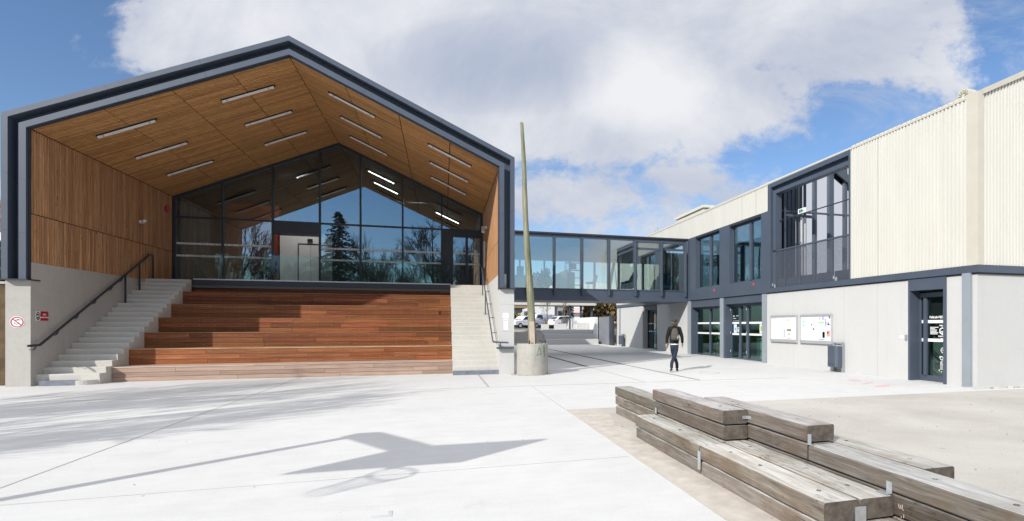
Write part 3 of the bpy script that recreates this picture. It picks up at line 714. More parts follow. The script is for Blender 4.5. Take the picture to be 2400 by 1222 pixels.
for y in (17.55, 18.35, 19.15, 19.95, 20.5, 16.75):
    z = sl_z(y) if y > 17 else 1.03
    mb.tube([(x, y, z-0.03), (x, y, z-0.09), (x-0.03, y, z-0.11), (x-0.11, y, z-0.10)], 0.012, 6)
    mb.tube([(x, y-0.09, z-0.075), (x, y, z-0.10), (x, y+0.08, z-0.0)], 0.010, 6)
mb.build('bracket', 'steel_d', rail)
rail = thing('handrail', (1.50, 17, 0), 'grey metal handrail along the right sunlit stairs', 'handrail')
x = 1.50; mb = MB()
P_ = [(1.95, 16.62, 1.00), (x+0.05, 16.60, 1.02), (x, 16.75, 1.03), (x, 16.95, 1.06)]+[(x, y, sl_z(y)) for y in (17.4, 19, 21, 22.05)]+[(x, 22.4, 4.02)]
for a, b in zip(P_[:-1], P_[1:]): mb.bar(a, b, 0.035, 0.05)
mb.build('top_rail', 'steel', rail)
for y in (20.0, 21.4):
    mb = MB(); zt = 0.28+0.152*math.floor((y-17)/0.27); mb.box(x-0.02, x+0.02, y-0.02, y+0.02, zt, sl_z(y)); mb.box(x-0.07, x+0.07, y-0.05, y+0.05, zt, zt+0.01); mb.build('post', 'steel', rail)
mb = MB(); mb.tube([(x+0.13, 16.95, 0.93)]+[(x+0.13, y, sl_z(y)-0.12) for y in (17.4, 22.0)], 0.008, 5)
for y in (17.6, 18.5, 19.4, 20.3, 21.2): mb.tube([(x, y, sl_z(y)-0.03), (x, y, sl_z(y)-0.12), (x+0.19, y, sl_z(y)-0.12)], 0.013, 6)
mb.tube([(1.70, 16.62, 0.99), (1.70, 16.62, 0.9), (1.70, 16.8, 0.9)], 0.02, 6); mb.box(1.60, 2.12, 16.66, 16.80, 0.80, 0.86)
mb.build('bracket', 'steel', rail)
# ---------------- little things in the hall
cm = thing('security_camera', (XL+0.05, 21.6, 5.1), 'small white camera on the left timber wall', 'camera')
mb = MB(); mb.box(XL, XL+0.12, 21.75, 21.85, 5.03, 5.13); mb.build('mount', 'white', cm)
mb = MB(); mb.bar((XL+0.12, 21.8, 5.10), (XL+0.30, 21.45, 5.06), 0.09, 0.08); mb.build('housing', 'offwhite', cm)
cm = thing('security_camera', (XR-0.1, 21.8, 5.5), 'small white lamp on a bracket high on the right timber wall', 'lamp')
mb = MB(); mb.box(XR-0.10, XR, 21.6, 21.72, 5.40, 5.50); mb.build('mount', 'white', cm)
mb = MB(); mb.bar((XR-0.16, 21.66, 5.46), (XR-0.16, 21.5, 5.24), 0.12, 0.10); mb.build('housing', 'offwhite', cm)
mb = MB(); mb.box(XR-0.06, XR-0.001, 22.6, 23.0, 3.95, 5.05); tag(mb.build('wall_panel', 'offwhite'), 'tall pale panel fixed on the right timber wall by the side door', 'panel')
mb = MB(); mb.tube([(XL+0.0, 23.6, 5.9), (XL+0.05, 23.6, 5.9)], 0.14, 12); tag(mb.build('alarm_bell', 'red'), 'dark red round bell high on the left timber wall', 'bell')
# signs
sg = thing('round_sign', (-10.21, YF-0.01, 1.62), 'round white no drinking water sign with red ring on the left concrete pier', 'sign')
cx, cz = -10.235, 1.62
mb = MB(); mb.tube([(cx, YF-0.001, cz), (cx, YF-0.006, cz)], 0.145, 32); mb.build('sign_face', 'white', sg)
mb = MB(); nn = 32
for i in range(nn):
    a0, a1 = 2*math.pi*i/nn, 2*math.pi*(i+1)/nn
    mb.prism([(cx+r_*math.cos(a), cz+r_*math.sin(a)) for r_, a in ((0.132, a0), (0.132, a1), (0.108, a1), (0.108, a0))], 'y', YF-0.009, YF-0.006)
mb.bar((cx-0.085, YF-0.008, cz+0.075), (cx+0.085, YF-0.008, cz-0.075), 0.003, 0.022, up=(0.6, 0, 0.75)); mb.build('ring', 'red', sg)
def tapcup(par, cx, cz, s, y):
    mb = MB()
    mb.prism([(cx+s*a, cz+s*b) for a, b in ((-.1, .42), (.05, .42), (.08, .55), (.2, .55), (.22, .42), (.55, .38), (.6, .30), (.2, .28), (-.1, .25), (-.3, .28), (-.32, .2), (-.38, .3), (-.2, .4))], 'y', y-0.0025, y)
    for a0 in range(8):
        t0, t1 = math.pi+a0*math.pi/8, math.pi+(a0+1)*math.pi/8
        mb.prism([(cx+s*(-.12+r_*math.cos(a)), cz+s*(-.12+r_*1.1*math.sin(a))) for r_, a in ((.38, t0), (.38, t1), (.29, t1), (.29, t0))], 'y', y-0.0025, y)
    mb.build('pictogram', 'black', par)
tapcup(sg, cx+0.005, cz+0.01, 0.13, YF-0.0065)
# notice on the left inner wall: EAU NON POTABLE
sg = thing('wall_sign', (XL, 17.15, 1.78), 'small red rectangular sign reading eau non potable on the left concrete wall', 'sign')
mb = MB(); mb.box(XL, XL+0.004, 16.97, 17.13, 1.66, 1.90); mb.build('sign_face', 'white', sg)
mb = MB(); mb.box(XL, XL+0.004, 17.13, 17.42, 1.66, 1.90); mb.build('sign_face', 'red', sg)
mb = MB(); nn = 20
for i in range(nn):
    a0, a1 = 2*math.pi*i/nn, 2*math.pi*(i+1)/nn
    mb.prism([(17.05+r_*0.62*math.cos(a), 1.78+r_*math.sin(a)) for r_, a in ((0.11, a0), (0.11, a1), (0.085, a1), (0.085, a0))], 'x', XL+0.004, XL+0.007)
mb.bar((XL+0.0055, 17.0, 1.84), (XL+0.0055, 17.1, 1.72), 0.003, 0.016, up=(0, .75, .6)); mb.prism([(17.02, 1.80), (17.08, 1.80), (17.08, 1.83), (17.02, 1.84)], 'x', XL+.004, XL+.0065); mb.prism([(17.025, 1.71), (17.065, 1.71), (17.075, 1.75), (17.015, 1.75)], 'x', XL+.004, XL+.0065)
mb.build('pictogram', 'black', sg)
RW = Euler((R(90), 0, R(90)))
text('sign_text', 'EAU', 0.060, 'white', (XL+0.006, 17.275, 1.80), RW, sg, align='CENTER', bold=0.001)
text('sign_text', 'NON POTABLE', 0.046, 'white', (XL+0.006, 17.275, 1.73), RW, sg, align='CENTER', bold=0.001)
pn = thing('posted_notice', (1.92, YF-0.01, 1.6), 'two white paper sheets posted on the right concrete pier', 'notice')
mb = MB(); mb.box(1.795, 1.985, YF-0.004, YF-0.001, 1.765, 1.925); mb.build('sheet', 'white', pn)
mb = MB(); mb.box(1.822, 1.962, YF-0.004, YF-0.001, 1.395, 1.745); mb.build('sheet', 'white', pn)
mb = MB(); mb.tube([(1.868, YF-0.004, 1.70), (1.868, YF-0.006, 1.70)], 0.022, 10); mb.tube([(1.905, YF-0.004, 1.695), (1.905, YF-0.006, 1.695)], 0.017, 10)
for i in range(9): mb.box(1.84, 1.84+ru(.07, .105), YF-0.0055, YF-0.004, 1.655-i*0.026, 1.658-i*0.026, mi=1)
mb.build('print', ['p_red', 'p_grey'], pn)

# ================================================================== left edge
mb = MB(); mb.prism([(-26, 0), (-10.50, 0), (-10.53, 1.2), (-10.49, 2.60), (-26, 2.58)], 'y', 17.25, 17.6)
lw = tag(mb.build('boundary_wall', 'render_b'), 'rough brown rendered garden wall left of the hall pier', 'wall')
mb = MB(); mb.box(-26, -10.5, 17.22, 17.63, 2.60, 2.66); mb.build('coping', 'conc_wall', lw)
def leafmass(name, boxf, nleaf, size, mat, parent=None, tmin=0.4):
    mb = MB()
    for _ in range(nleaf):
        p_ = boxf()
        s_ = size*ru(0.6, 1.5); q_ = Euler((ru(0, 6.3), ru(0, 6.3), ru(0, 6.3))).to_matrix()
        vs = [Vector(p_)+q_ @ Vector(v_)*s_ for v_ in ((-.5, -.3, 0), (.5, -.25, .1), (.6, .3, 0), (-.4, .35, -.1))]
        t_ = ru(tmin, 1.6); mb.add(vs, [(0, 1, 2, 3)], (t_, t_*ru(.8, 1.1), t_*ru(.6, 1.1)))
    return mb.build(name, mat, parent, recalc=False)
def hedge(name, x0, x1, y0, y1, z0, z1, nleaf, size, mat, label, fuzz=0.15):
    t = thing(name, ((x0+x1)/2, (y0+y1)/2, z0), label, 'hedge')
    ph = ru(0, 9)
    def f():
        x, y = ru(x0, x1), ru(y0, y1)
        zt = z1+fuzz*1.6*math.sin(x*1.7+ph)+fuzz*math.sin(x*5.1+ph)
        z = zt-(zt-z0)*(rnd()**1.4); return (x, y+ru(-fuzz, fuzz), z)
    leafmass('foliage', f, nleaf, size, mat, t)
    mb = MB()
    for i in range(int((x1-x0)/0.5)+2):
        x = ru(x0, x1); y = (y0+y1)/2+ru(-.2, .2); mb.tube([(x, y, z0), (x+ru(-.2, .2), y+ru(-.1, .1), z0+(z1-z0)*0.55), (x+ru(-.4, .4), y, z0+(z1-z0)*0.9)], [0.03, 0.022, 0.01], 5)
    mb.build('stems', 'bark_pale', t); return t
hedge('hedge', -16.5, -10.8, 19.0, 20.6, 0, 3.75, 3800, 0.22, 'leaf', 'dark green hedge behind the brown wall at the left edge', 0.12)
hs = thing('tiled_house', (-24, 33, 0), 'house corner with clay tile roof and white gutter board at the left edge', 'house')
mb = MB(); mb.box(-34, -19.2, 32.6, 42, 0, 5.7); mb.build('wall', 'render_g', hs)
mb = MB(); mb.box(-34.6, -18.7, 31.95, 32.05, 5.55, 5.95); mb.build('gutter_board', 'render_w', hs)
mb = MB(); mb.prism([(31.9, 5.97), (37, 8.3), (42.5, 5.97)], 'x', -34.6, -18.7)
i = 0
for y in [31.9+q*0.35 for q in range(15)]:
    for x in [-34.5+q*0.24 for q in range(66)]:
        z = 5.99+(y-31.9)*0.457; t_ = ru(.6, 1.4); mb.bar((x, y, z+.03), (x, y+.36, z+.19), 0.17, 0.06, t=(t_, t_*.95, t_*.9))
mb.build('roof', 'tile', hs)

# ================================================================== bridge
YB, YB2 = 25.90, 28.6
br = thing('glass_bridge', (7.4, 28, 0), 'glazed grey steel footbridge linking the hall to the cream building', 'bridge')
mb = MB(); mb.box(2.16, 12.55, YB-0.02, YB2+0.02, 2.77, 3.02); mb.build('floor_beam', 'steel', br)
mb = MB(); mb.box(2.16, 12.5, YB+0.03, YB+0.10, 3.02, 3.33); mb.box(2.16, 12.5, YB2-0.10, YB2-0.03, 3.02, 3.33); mb.build('panel', 'steel', br)
mb = MB(); mb.box(2.16, 12.55, YB-0.10, YB2+0.1, 6.06, 6.14); mb.build('roof', 'steel_d', br)
mb = MB(); mb.box(2.16, 12.5, YB+0.0, YB+0.12, 5.92, 6.06); mb.box(2.16, 12.5, YB2-0.12, YB2, 5.92, 6.06); mb.build('head_beam', 'steel', br)
mb = MB(); mb.box(2.2, 12.5, YB+0.14, YB2-0.14, 5.85, 5.91); mb.build('ceiling', 'offwhite', br)
mb = MB(); mb.box(2.2, 12.5, YB+0.11, YB2-0.11, 3.30, 3.34); mb.build('floor', 'dfloor', br)
mb = MB(); mb.box(2.16, 12.5, YB-0.0, YB+0.10, 3.33, 3.38); mb.build('sill', 'steel', br)
mbs = [2.62, 3.96, 5.30, 6.72, 8.14, 9.58, 11.04, 12.42]
for i, x in enumerate(mbs):
    mb = MB(); mb.box(x-0.045, x+0.045, YB-0.13, YB+0.12, 3.04, 5.96); mb.box(x-0.012, x+0.012, YB-0.16, YB-0.13, 3.04, 5.96); mb.build('mullion', 'steel', br)
    mb = MB(); mb.box(x-0.035, x+0.035, YB2-0.12, YB2+0.08, 3.34, 5.92); mb.build('mullion', 'steel', br)
for a, b in zip(mbs[:-1], mbs[1:]):
    mb = MB(); mb.box(a+0.045, b-0.045, YB+0.045, YB+0.055, 3.38, 5.92); mb.build('glass_pane', 'glass_bridge', br)
    mb = MB(); mb.box(a+0.035, b-0.035, YB2-0.075, YB2-0.065, 3.34, 5.92); mb.build('glass_pane', 'glass_balus', br)
mb = MB(); mb.box(2.62, 12.4, YB2-0.13, YB2-0.03, 5.05, 5.92); mb.build('blind_box', 'offwhite', br)
mb = MB()
for a, b in ((9.62, 11.0), (11.08, 12.38)):
    mb.box(a, b, YB+0.0, YB+0.09, 5.48, 5.58); mb.box(a, b, YB+0.0, YB+0.09, 5.84, 5.92); mb.box(a, a+.07, YB+0.0, YB+0.09, 5.58, 5.84); mb.box(b-.07, b, YB+0.0, YB+0.09, 5.58, 5.84)
mb.build('transom_window', 'steel', br)
# furniture in the bridge
FB = 3.345
def armchair(x, y, rz, label):
    t = thing('armchair', (x, y, FB), label, 'armchair', 'teal lounge chairs in the bridge', rz)
    def lb(mb, name, mat, bev=0.04): return mb.build(name, mat, t, bevel=bev, local=True)
    mb = MB(); mb.box(-.33, .33, -.32, .30, 0.22, 0.42); lb(mb, 'seat', 'teal')
    mb = MB(); mb.prism([(.22, .40), (.34, .40), (.44, 1.12), (.36, 1.15), (.27, .9)], 'x', -.36, .36); lb(mb, 'backrest', 'teal')
    for s_ in (-1, 1):
        mb = MB(); mb.prism([(-.34, .20), (.36, .20), (.42, .95), (.30, .98), (.1, .62), (-.30, .58)], 'x', s_*.36, s_*.46); lb(mb, 'armrest', 'teal')
    for a in (-.3, .3):
        for b in (-.28, .3):
            mb = MB(); mb.tube([(a, b, .22), (a*1.1, b*1.1, 0)], .014, 6); lb(mb, 'leg', 'black', 0)
    return t
armchair(9.72, 27.4, R(-95), 'teal high backed armchair seen side on behind the fifth bay of the bridge')
armchair(12.0, 27.6, R(-20), 'teal armchair with mint back at the right end of the bridge')
t = thing('side_chair', (7.55, 27.2, FB), 'grey shell chair behind the fourth bay of the bridge', 'chair')
mb = MB(); mb.prism([(-.25, .40), (.2, .40), (.32, .80), (.26, .86), (.14, .5), (-.25, .46)], 'y', -.24, .24); 
for a in (-.2, .2):
    for b in (-.18, .18): mb.tube([(a*.6, b*.6, .40), (a, b, 0)], .012, 6)
mb.build('shell', 'p_grey', t, local=True, bevel=0.02)
t = thing('reception_counter', (6.05, 27.0, FB), 'white reception counter with a grey slatted front in the bridge', 'counter')
mb = MB(); mb.prism([(5.55, FB), (6.55, FB), (6.55, FB+0.92), (6.0, FB+1.0), (5.50, FB+0.80)], 'y', 26.7, 27.4); mb.build('body', 'offwhite', t)
mb = MB()
for i in range(8): mb.box(6.15+i*.05, 6.18+i*.05, 26.67, 26.70, FB, FB+.85)
mb.build('slats', 'p_grey', t)
t = thing('shelf_rack', (6.75, 28.0, FB), 'glass display shelving with a red framed sign behind the third bridge bay', 'shelf')
for z in (.35, .75, 1.15, 1.55):
    mb = MB(); mb.box(6.35, 7.2, 27.8, 28.2, FB+z, FB+z+.03); mb.build('shelf', 'alu', t)
mb = MB()
for a in (6.35, 7.18): 
    for b in (27.8, 28.18): mb.box(a, a+.03, b, b+.03, FB, FB+1.75)
mb.build('frame', 'alu', t)
mb = MB(); mb.box(6.5, 6.9, 27.78, 27.8, FB+1.2, FB+1.5); mb.build('framed_sign', 'p_red', t)
t = thing('potted_plant', (4.95, 27.0, FB), 'dark leafed pot plant with white and red flowers behind the bridge glass', 'plant')
mb = MB(); mb.lathe([(.12, FB), (.17, FB+.3)], 4.95, 27.0, 14); mb.build('pot', 'white', t)
leafmass('foliage', lambda: (4.95+random.gauss(0, .22), 27.0+random.gauss(0, .15), FB+.45+random.gauss(0, .22)), 420, .14, 'leaf', t)
leafmass('flowers', lambda: (5.05+random.gauss(0, .1), 26.95+random.gauss(0, .08), FB+.85+random.gauss(0, .1)), 60, .12, 'p_red', t)
t = thing('long_bench', (3.6, 27.3, FB), 'long low white bench with small monitors behind the leftmost bridge bays', 'bench')
mb = MB(); mb.box(2.3, 4.6, 26.9, 27.7, FB, FB+.74); mb.build('body', 'render_w', t)
mb = MB(); mb.box(2.9, 3.1, 27.0, 27.2, FB+.745, FB+.92); mb.box(3.6, 3.95, 27.05, 27.12, FB+.745, FB+1.2); mb.box(4.05, 4.15, 27.1, 27.2, FB+.745, FB+.88); mb.build('monitors', 'p_grey', t)
mb = MB(); mb.tube([(8.65, 27.5, FB), (8.78, 27.5, FB+.8), (8.95, 27.5, FB+1.6)], [.10, .09, .08], 7); mb.box(8.83, 9.12, 27.4, 27.6, FB+1.6, FB+1.8); mb.tube([(9.05, 27.2, FB), (9.0, 27.5, FB+1.3)], .015, 5); mb.tube([(9.2, 27.8, FB), (9.0, 27.5, FB+1.3)], .015, 5)
tag(mb.build('floor_lamp', 'black'), 'black studio lamp leaning on a stand behind the bridge glass', 'lamp')
bt = MB()

# ================================================================== cream building (B)
XB = 12.59
bb = thing('cream_building', (XB, 18, 0), 'two storey building with cream corrugated cladding over pale concrete and grey framed windows', 'building')
def wallseg(y0, y1, z0=0.0, z1=2.80):
    mb = MB(); mb.box(XB, XB+0.35, y0, y1, z0, z1); return mb.build('concrete_wall', 'conc_pale', bb)
wallseg(9.9, 10.72); wallseg(11.89, 18.70); wallseg(25.92, 30.30); wallseg(32.65, 38.0)
mb = MB(); mb.box(XB+0.0005, 17.3, 9.901, 10.25, 0, 2.8); mb.build('concrete_wall', 'conc_pale', bb)
mb = MB()
for y in (13.02, 14.40, 17.0, 28.6): mb.box(XB-0.0015, XB+0.01, y-0.006, y+0.006, 0, 2.80)
mb.build('wall_joint', 'conc_wall', bb)
# steel band
mb = MB(); mb.box(XB-0.07, XB+0.35, 9.82, 38.0, 2.84, 3.02); mb.box(XB+0.35, 17.35, 9.82, 10.2, 2.84, 3.02); mb.build('steel_band', 'steel', bb)
mb = MB(); mb.box(XB-0.02, XB+0.35, 9.87, 38.0, 2.80, 2.84); mb.box(XB+.35, 17.33, 9.87, 10.2, 2.80, 2.84); mb.build('band_underside', 'steel_d', bb)
# corrugated cladding, real profile
def corr_x(y0, y1, z0, z1, pitch=0.108, dep=0.045):          # faces -X
    mb = MB(); nn = int((y1-y0)/pitch); pitch = (y1-y0)/nn; prof = []
    for i in range(nn):
        a = y0+i*pitch; prof += [(a, 0), (a+pitch*.52, 0), (a+pitch*.60, dep), (a+pitch*.90, dep)]
    prof.append((y1, 0))
    vs = [(XB-0.05+d_, y, z0) for y, d_ in prof]+[(XB-0.05+d_, y, z1) for y, d_ in prof]; k = len(prof)
    mb.add(vs, [(i, i+1, i+1+k, i+k) for i in range(k-1)]); o = mb.build('cladding', 'clad', bb, recalc=False)
    bk = MB(); bk.box(XB+0.005, XB+0.30, y0, y1, z0, z1-0.02); bk.build('cladding_backing', 'clad_trim', o)
corr_x(10.13, 14.06, 3.03, 7.19); corr_x(18.58, 38.0, 6.13, 7.19); corr_x(30.6, 38.0, 3.03, 6.12)
mb = MB(); pitch = .108; prof = []
for i in range(42):
    a = 12.70+i*pitch; prof += [(a, 0), (a+pitch*.52, 0), (a+pitch*.60, .045), (a+pitch*.90, .045)]
prof.append((12.70+42*pitch, 0)); k = len(prof)
gz = lambda x: 7.17+max(0, min(x-12.55, 51-12.55-x+0))*0.447 if x < 25.6 else 7.17+(13.05)*.447-(x-25.6)*.447
vs = [(x, 9.85+d_, 3.03) for x, d_ in prof]+[(x, 9.85+d_, gz(x)) for x, d_ in prof]
mb.add(vs, [(i, i+1, i+1+k, i+k) for i in range(k-1)]); o = mb.build('cladding', 'clad', bb, recalc=False)
bk = MB(); bk.prism([(12.75, 3.03), (17.28, 3.03), (17.28, 9.4), (12.75, 7.15)], 'y', 9.90, 10.2); bk.build('cladding_backing', 'clad_trim', o)
mb = MB(); mb.box(XB-0.065, XB+0.13, 9.83, 10.13, 3.025, 7.27); mb.build('corner_trim', 'clad_trim', bb)
mb = MB(); mb.bar((XB+0.05, 9.86, 7.25), (17.3, 9.86, 7.25+4.66*.447), 0.12, 0.12); mb.build('verge_trim', 'clad_trim', bb)
# roof (corrugated), leaving the loggia open
def roofpiece(y0, y1, x0=XB-0.06, x1=25.6):
    mb = MB(); mb.add([(x0, y0, 7.20+(x0-XB)*.447), (x1, y0, 7.20+(x1-XB)*.447), (x1, y1, 7.20+(x1-XB)*.447), (x0, y1, 7.20+(x0-XB)*.447),
                        (x0, y0, 7.26+(x0-XB)*.447), (x1, y0, 7.26+(x1-XB)*.447), (x1, y1, 7.26+(x1-XB)*.447), (x0, y1, 7.26+(x0-XB)*.447)],
                       [(0, 3, 2, 1), (4, 5, 6, 7), (0, 1, 5, 4), (1, 2, 6, 5), (2, 3, 7, 6), (3, 0, 4, 7)])
    y = y0+0.05
    while y < y1-0.1:
        z = 7.26+(x0-XB)*.447
        mb.add([(x0, y, z), (x1, y, 7.26+(x1-XB)*.447), (x1, y+.09, 7.26+(x1-XB)*.447), (x0, y+.09, z), (x0, y+.02, z+.035), (x1, y+.02, 7.295+(x1-XB)*.447), (x1, y+.07, 7.295+(x1-XB)*.447), (x0, y+.07, z+.035)],
               [(4, 5, 6, 7), (0, 1, 5, 4), (2, 3, 7, 6), (3, 0, 4, 7)]); y += 0.16
    mb.build('roof', 'clad_trim', bb)
roofpiece(9.9, 14.06, x1=17.3); roofpiece(18.56, 38.0); 
mb = MB(); mb.box(25.5, 25.7, 18.6, 38, 0.0, 13.0); mb.box(XB+.4, 25.5, 37.7, 38, 0, 7.1); mb.box(17.1, 17.3, 10.25, 14.06, 0, 9.35); mb.box(17.3, 25.5, 14.06, 14.3, 0, 2.86); mb.build('outer_wall', 'clad_trim', bb)
mb = MB(); mb.prism([(XB+.36, 3.0), (17.1, 3.0), (17.1, 9.3), (XB+.36, 7.2)], 'y', 13.86, 14.05)
for i in range(20): mb.box(XB+.45+i*.23, XB+.60+i*.23, 14.05, 14.09, 3.03, 7.15+i*.11)
mb.build('loggia_side_wall', 'steel', bb)
mb = MB(); mb.box(XB+.36, 17.1, 10.3, 14.0, 2.86, 3.0); mb.box(XB+.36, 25.5, 14.0, 37.6, 2.861, 3.001); mb.build('floor_slab', 'offwhite', bb)
mb = MB(); mb.box(XB+.36, 17.0, 10.3, 14.0, 0.002, 0.03); mb.box(XB+.36, 25.4, 14.0, 37.6, 0.0021, 0.0301); mb.build('ground_floor', 'p_grey', bb)
mb = MB(); mb.box(16.6, 16.8, 19, 38, 0.03, 2.86); mb.box(13.0, 16.6, 18.7, 18.9, 0.03, 2.86); mb.box(13.0, 20, 12.6, 12.8, .03, 2.86); mb.build('inner_wall', 'render_g', bb)
mb = MB(); mb.box(17.5, 17.7, 19, 30, 3.0, 6.6); mb.box(13.0, 17.5, 18.62, 18.8, 3.0, 6.9); mb.build('inner_wall', 'render_g', bb)
# upper grey facade piers and windows
def zc(y): return 6.13
mb = MB()
for a, b in ((18.54, 19.05), (21.55, 22.47), (24.93, 25.90)):
    mb = MB(); mb.box(XB-0.05, XB+0.25, a, b, 3.02, 6.13); mb.build('grey_panel', 'steel', bb)
mb = MB()
mb.box(XB-0.05, XB+0.25, 19.05, 21.55, 3.02, 3.42); mb.box(XB-0.05, XB+0.25, 22.47, 24.93, 3.02, 3.42)
mb.build('grey_panel', 'steel', bb)
mb = MB(); mb.box(XB-0.045, XB+.2, 18.56, 25.9, 6.02, 6.129); mb.build('lintel', 'steel_d', bb)
def window(y0, y1, z0, z1, ym, rec=0.16, mat='glass_dark', fr=0.06):
    o = None; mb = MB(); X_ = XB+rec
    for a, b, c, d_ in ((y0, y0+fr, z0, z1), (y1-fr, y1, z0, z1), (y0+fr, y1-fr, z0, z0+fr), (y0+fr, y1-fr, z1-fr, z1)): mb.box(X_-.03, X_+.04, a, b, c, d_)
    for y in ym: mb.box(X_-.07, X_+.04, y-.07, y+.07, z0+fr, z1-fr)
    o = mb.build('window', 'steel', bb)
    ys = [y0+fr]+[q for y in ym for q in (y-.07, y+.07)]+[y1-fr]
    for a, b in zip(ys[::2], ys[1::2]):
        mb = MB(); mb.box(X_, X_+.012, a, b, z0+fr, z1-fr); mb.build('pane', mat, o)
    return o
window(19.05, 21.55, 3.42, 6.02, [20.07]); window(22.47, 24.93, 3.42, 6.02, [23.62])
for y, z in ((22.98, 3.23), (19.6, 3.26)):
    mb = MB(); mb.tube([(XB-0.05, y, z), (XB-0.055, y, z)], 0.055, 14); mb.build('red_sticker', 'redspot', bb)
# loggia
mb = MB()
mb.box(XB-0.06, XB+0.20, 18.37, 18.54, 3.02, 7.18); mb.box(XB-0.06, XB+0.10, 14.065, 14.14, 3.02, 7.18)
mb.box(XB-0.06, XB+0.20, 14.14, 18.37, 7.02, 7.18); mb.box(XB+0.10, XB+0.16, 14.14, 18.37, 6.86, 7.02); mb.box(XB-0.03, XB+0.24, 14.14, 18.25, 6.72, 6.86)
mb.box(XB+0.10, XB+0.16, 18.2, 18.37, 3.02, 6.86); mb.box(XB-0.03, XB+0.24, 18.08, 18.25, 3.02, 6.72)
mb.build('loggia_frame', 'steel', bb)
YL = 18.40                                              # glazed wall across the north side of the open loggia
gtop = lambda x: 6.68+(x-XB)*.447
mb = MB(); gx = [12.88, 13.16, 14.62, 15.40, 16.12, 17.6, 19.2]
for x, w_ in zip(gx, (.05, .04, .06, .11, .06, .05, .05)): mb.box(x-w_, x+w_, YL-.08, YL+.06, 3.02, gtop(x)+.05)
for x0, x1, z0, z1 in ((12.9, 19.2, 6.10, 6.16), (13.2, 14.55, 5.92, 6.02), (13.9, 14.0, 3.1, 5.92), (12.9, 19.2, 3.02, 3.14)): mb.box(x0, x1, YL-.05, YL+.05, z0, z1)
mb.prism([(12.8, gtop(12.8)), (19.2, gtop(19.2)), (19.2, gtop(19.2)+.3), (12.8, gtop(12.8)+.3)], 'y', YL-.10, YL+.05)
lf = mb.build('loggia_glazing', 'steel', bb)
for a, b in zip(gx[1:-1], gx[2:]):
    mb = MB(); mb.box(a+.05, b-.05, YL, YL+.012, 3.14, 6.10); mb.build('pane', 'glass_loggia', lf)
    mb = MB(); mb.prism([(a+.05, 6.16), (b-.05, 6.16), (b-.05, gtop(b)), (a+.05, gtop(a))], 'y', YL, YL+.012); mb.build('pane', 'glass_loggia', lf)
mb = MB(); mb.box(XB+.3, 25.5, YL+.3, YL+.4, 3.0, 7.0); mb.build('inner_wall', 'interior', bb)
mb = MB(); mb.bar((XB+.1, 14.20, 6.9), (17.2, 14.20, 9.1), .12, .22); mb.build('roof_beam', 'steel', bb)
mb = MB(); mb.bar((15.55, 18.25, 7.98), (16.6, 18.25, 7.30), .08, .30); mb.build('roof_beam', 'steel', bb)
mb = MB(); mb.tube([(13.86, YL-.16, 3.5), (13.86, YL-.16, 5.9)], .02, 8); mb.build('pull_handle', 'white', bb)
mb = MB(); mb.tube([(14.04, YL-.16, 3.5), (14.04, YL-.16, 5.9)], .02, 8); mb.build('pull_handle', 'white', bb)
# balustrade of the loggia
lb = thing('balcony_railing', (XB, 16.2, 3.02), 'grey expanded mesh railing across the upper balcony', 'railing')
ps = [18.33, 17.52, 16.63, 15.80, 14.93, 14.17]
mb = MB()
mb.box(XB-0.03, XB+.03, 14.15, 18.35, 4.44, 4.49); mb.build('top_rail', 'steel', lb)
for y in ps:
    mb = MB(); mb.box(XB-0.02, XB+.03, y-.02, y+.02, 3.02, 4.44); mb.build('post', 'steel', lb)
for a, b in zip(ps[:-1], ps[1:]):
    mb = MB(); mb.box(XB+.0, XB+.004, b+.02, a-.02, 3.03, 4.44); mb.build('mesh_panel', 'mesh', lb)
mb = MB()
for a, b in zip(ps[:-1], ps[1:]): mb.box(XB+.06, XB+.07, b+.02, a-.02, 3.03, 3.36)
mb.build('kick_plate', 'steel', lb)
for y, lab in ((18.12, 'small floodlight at the left foot of the balcony railing'), (14.72, 'small floodlight at the right foot of the balcony railing')):
    t = thing('floodlight', (XB-.1, y, 3.1), lab, 'floodlight')
    mb = MB(); mb.bar((XB-.10, y, 3.06), (XB-.10, y, 3.20), .09, .07); mb.build('housing', 'black', t)
    mb = MB(); mb.bar((XB-.145, y, 3.08), (XB-.14, y, 3.18), .055, .012, up=(1, 0, 0)); mb.box(XB-.06, XB-.02, y-.03, y+.03, 3.02, 3.14); mb.build('lens', 'alu', t)
es = thing('exit_sign', (XB+.15, 16.77, 5.75), 'small white emergency exit sign with green running figure above the balcony door', 'sign')
mb = MB(); mb.box(XB+.13, XB+.18, 16.52, 16.92, 5.68, 5.86); mb.build('housing', 'white', es)
mb = MB(); mb.box(XB+.126, XB+.13, 16.77, 16.86, 5.71, 5.83); mb.box(XB+.126, XB+.13, 16.66, 16.75, 5.71, 5.83)
mb.prism([(16.64, 5.80), (16.64, 5.74), (16.58, 5.77)], 'x', XB+.126, XB+.13); mb.build('pictogram', 'signgreen', es)
mb = MB(); mb.box(XB+.14, XB+.17, 14.2, 18.2, 5.64, 5.675); mb.build('mounting_bar', 'steel_d', es)
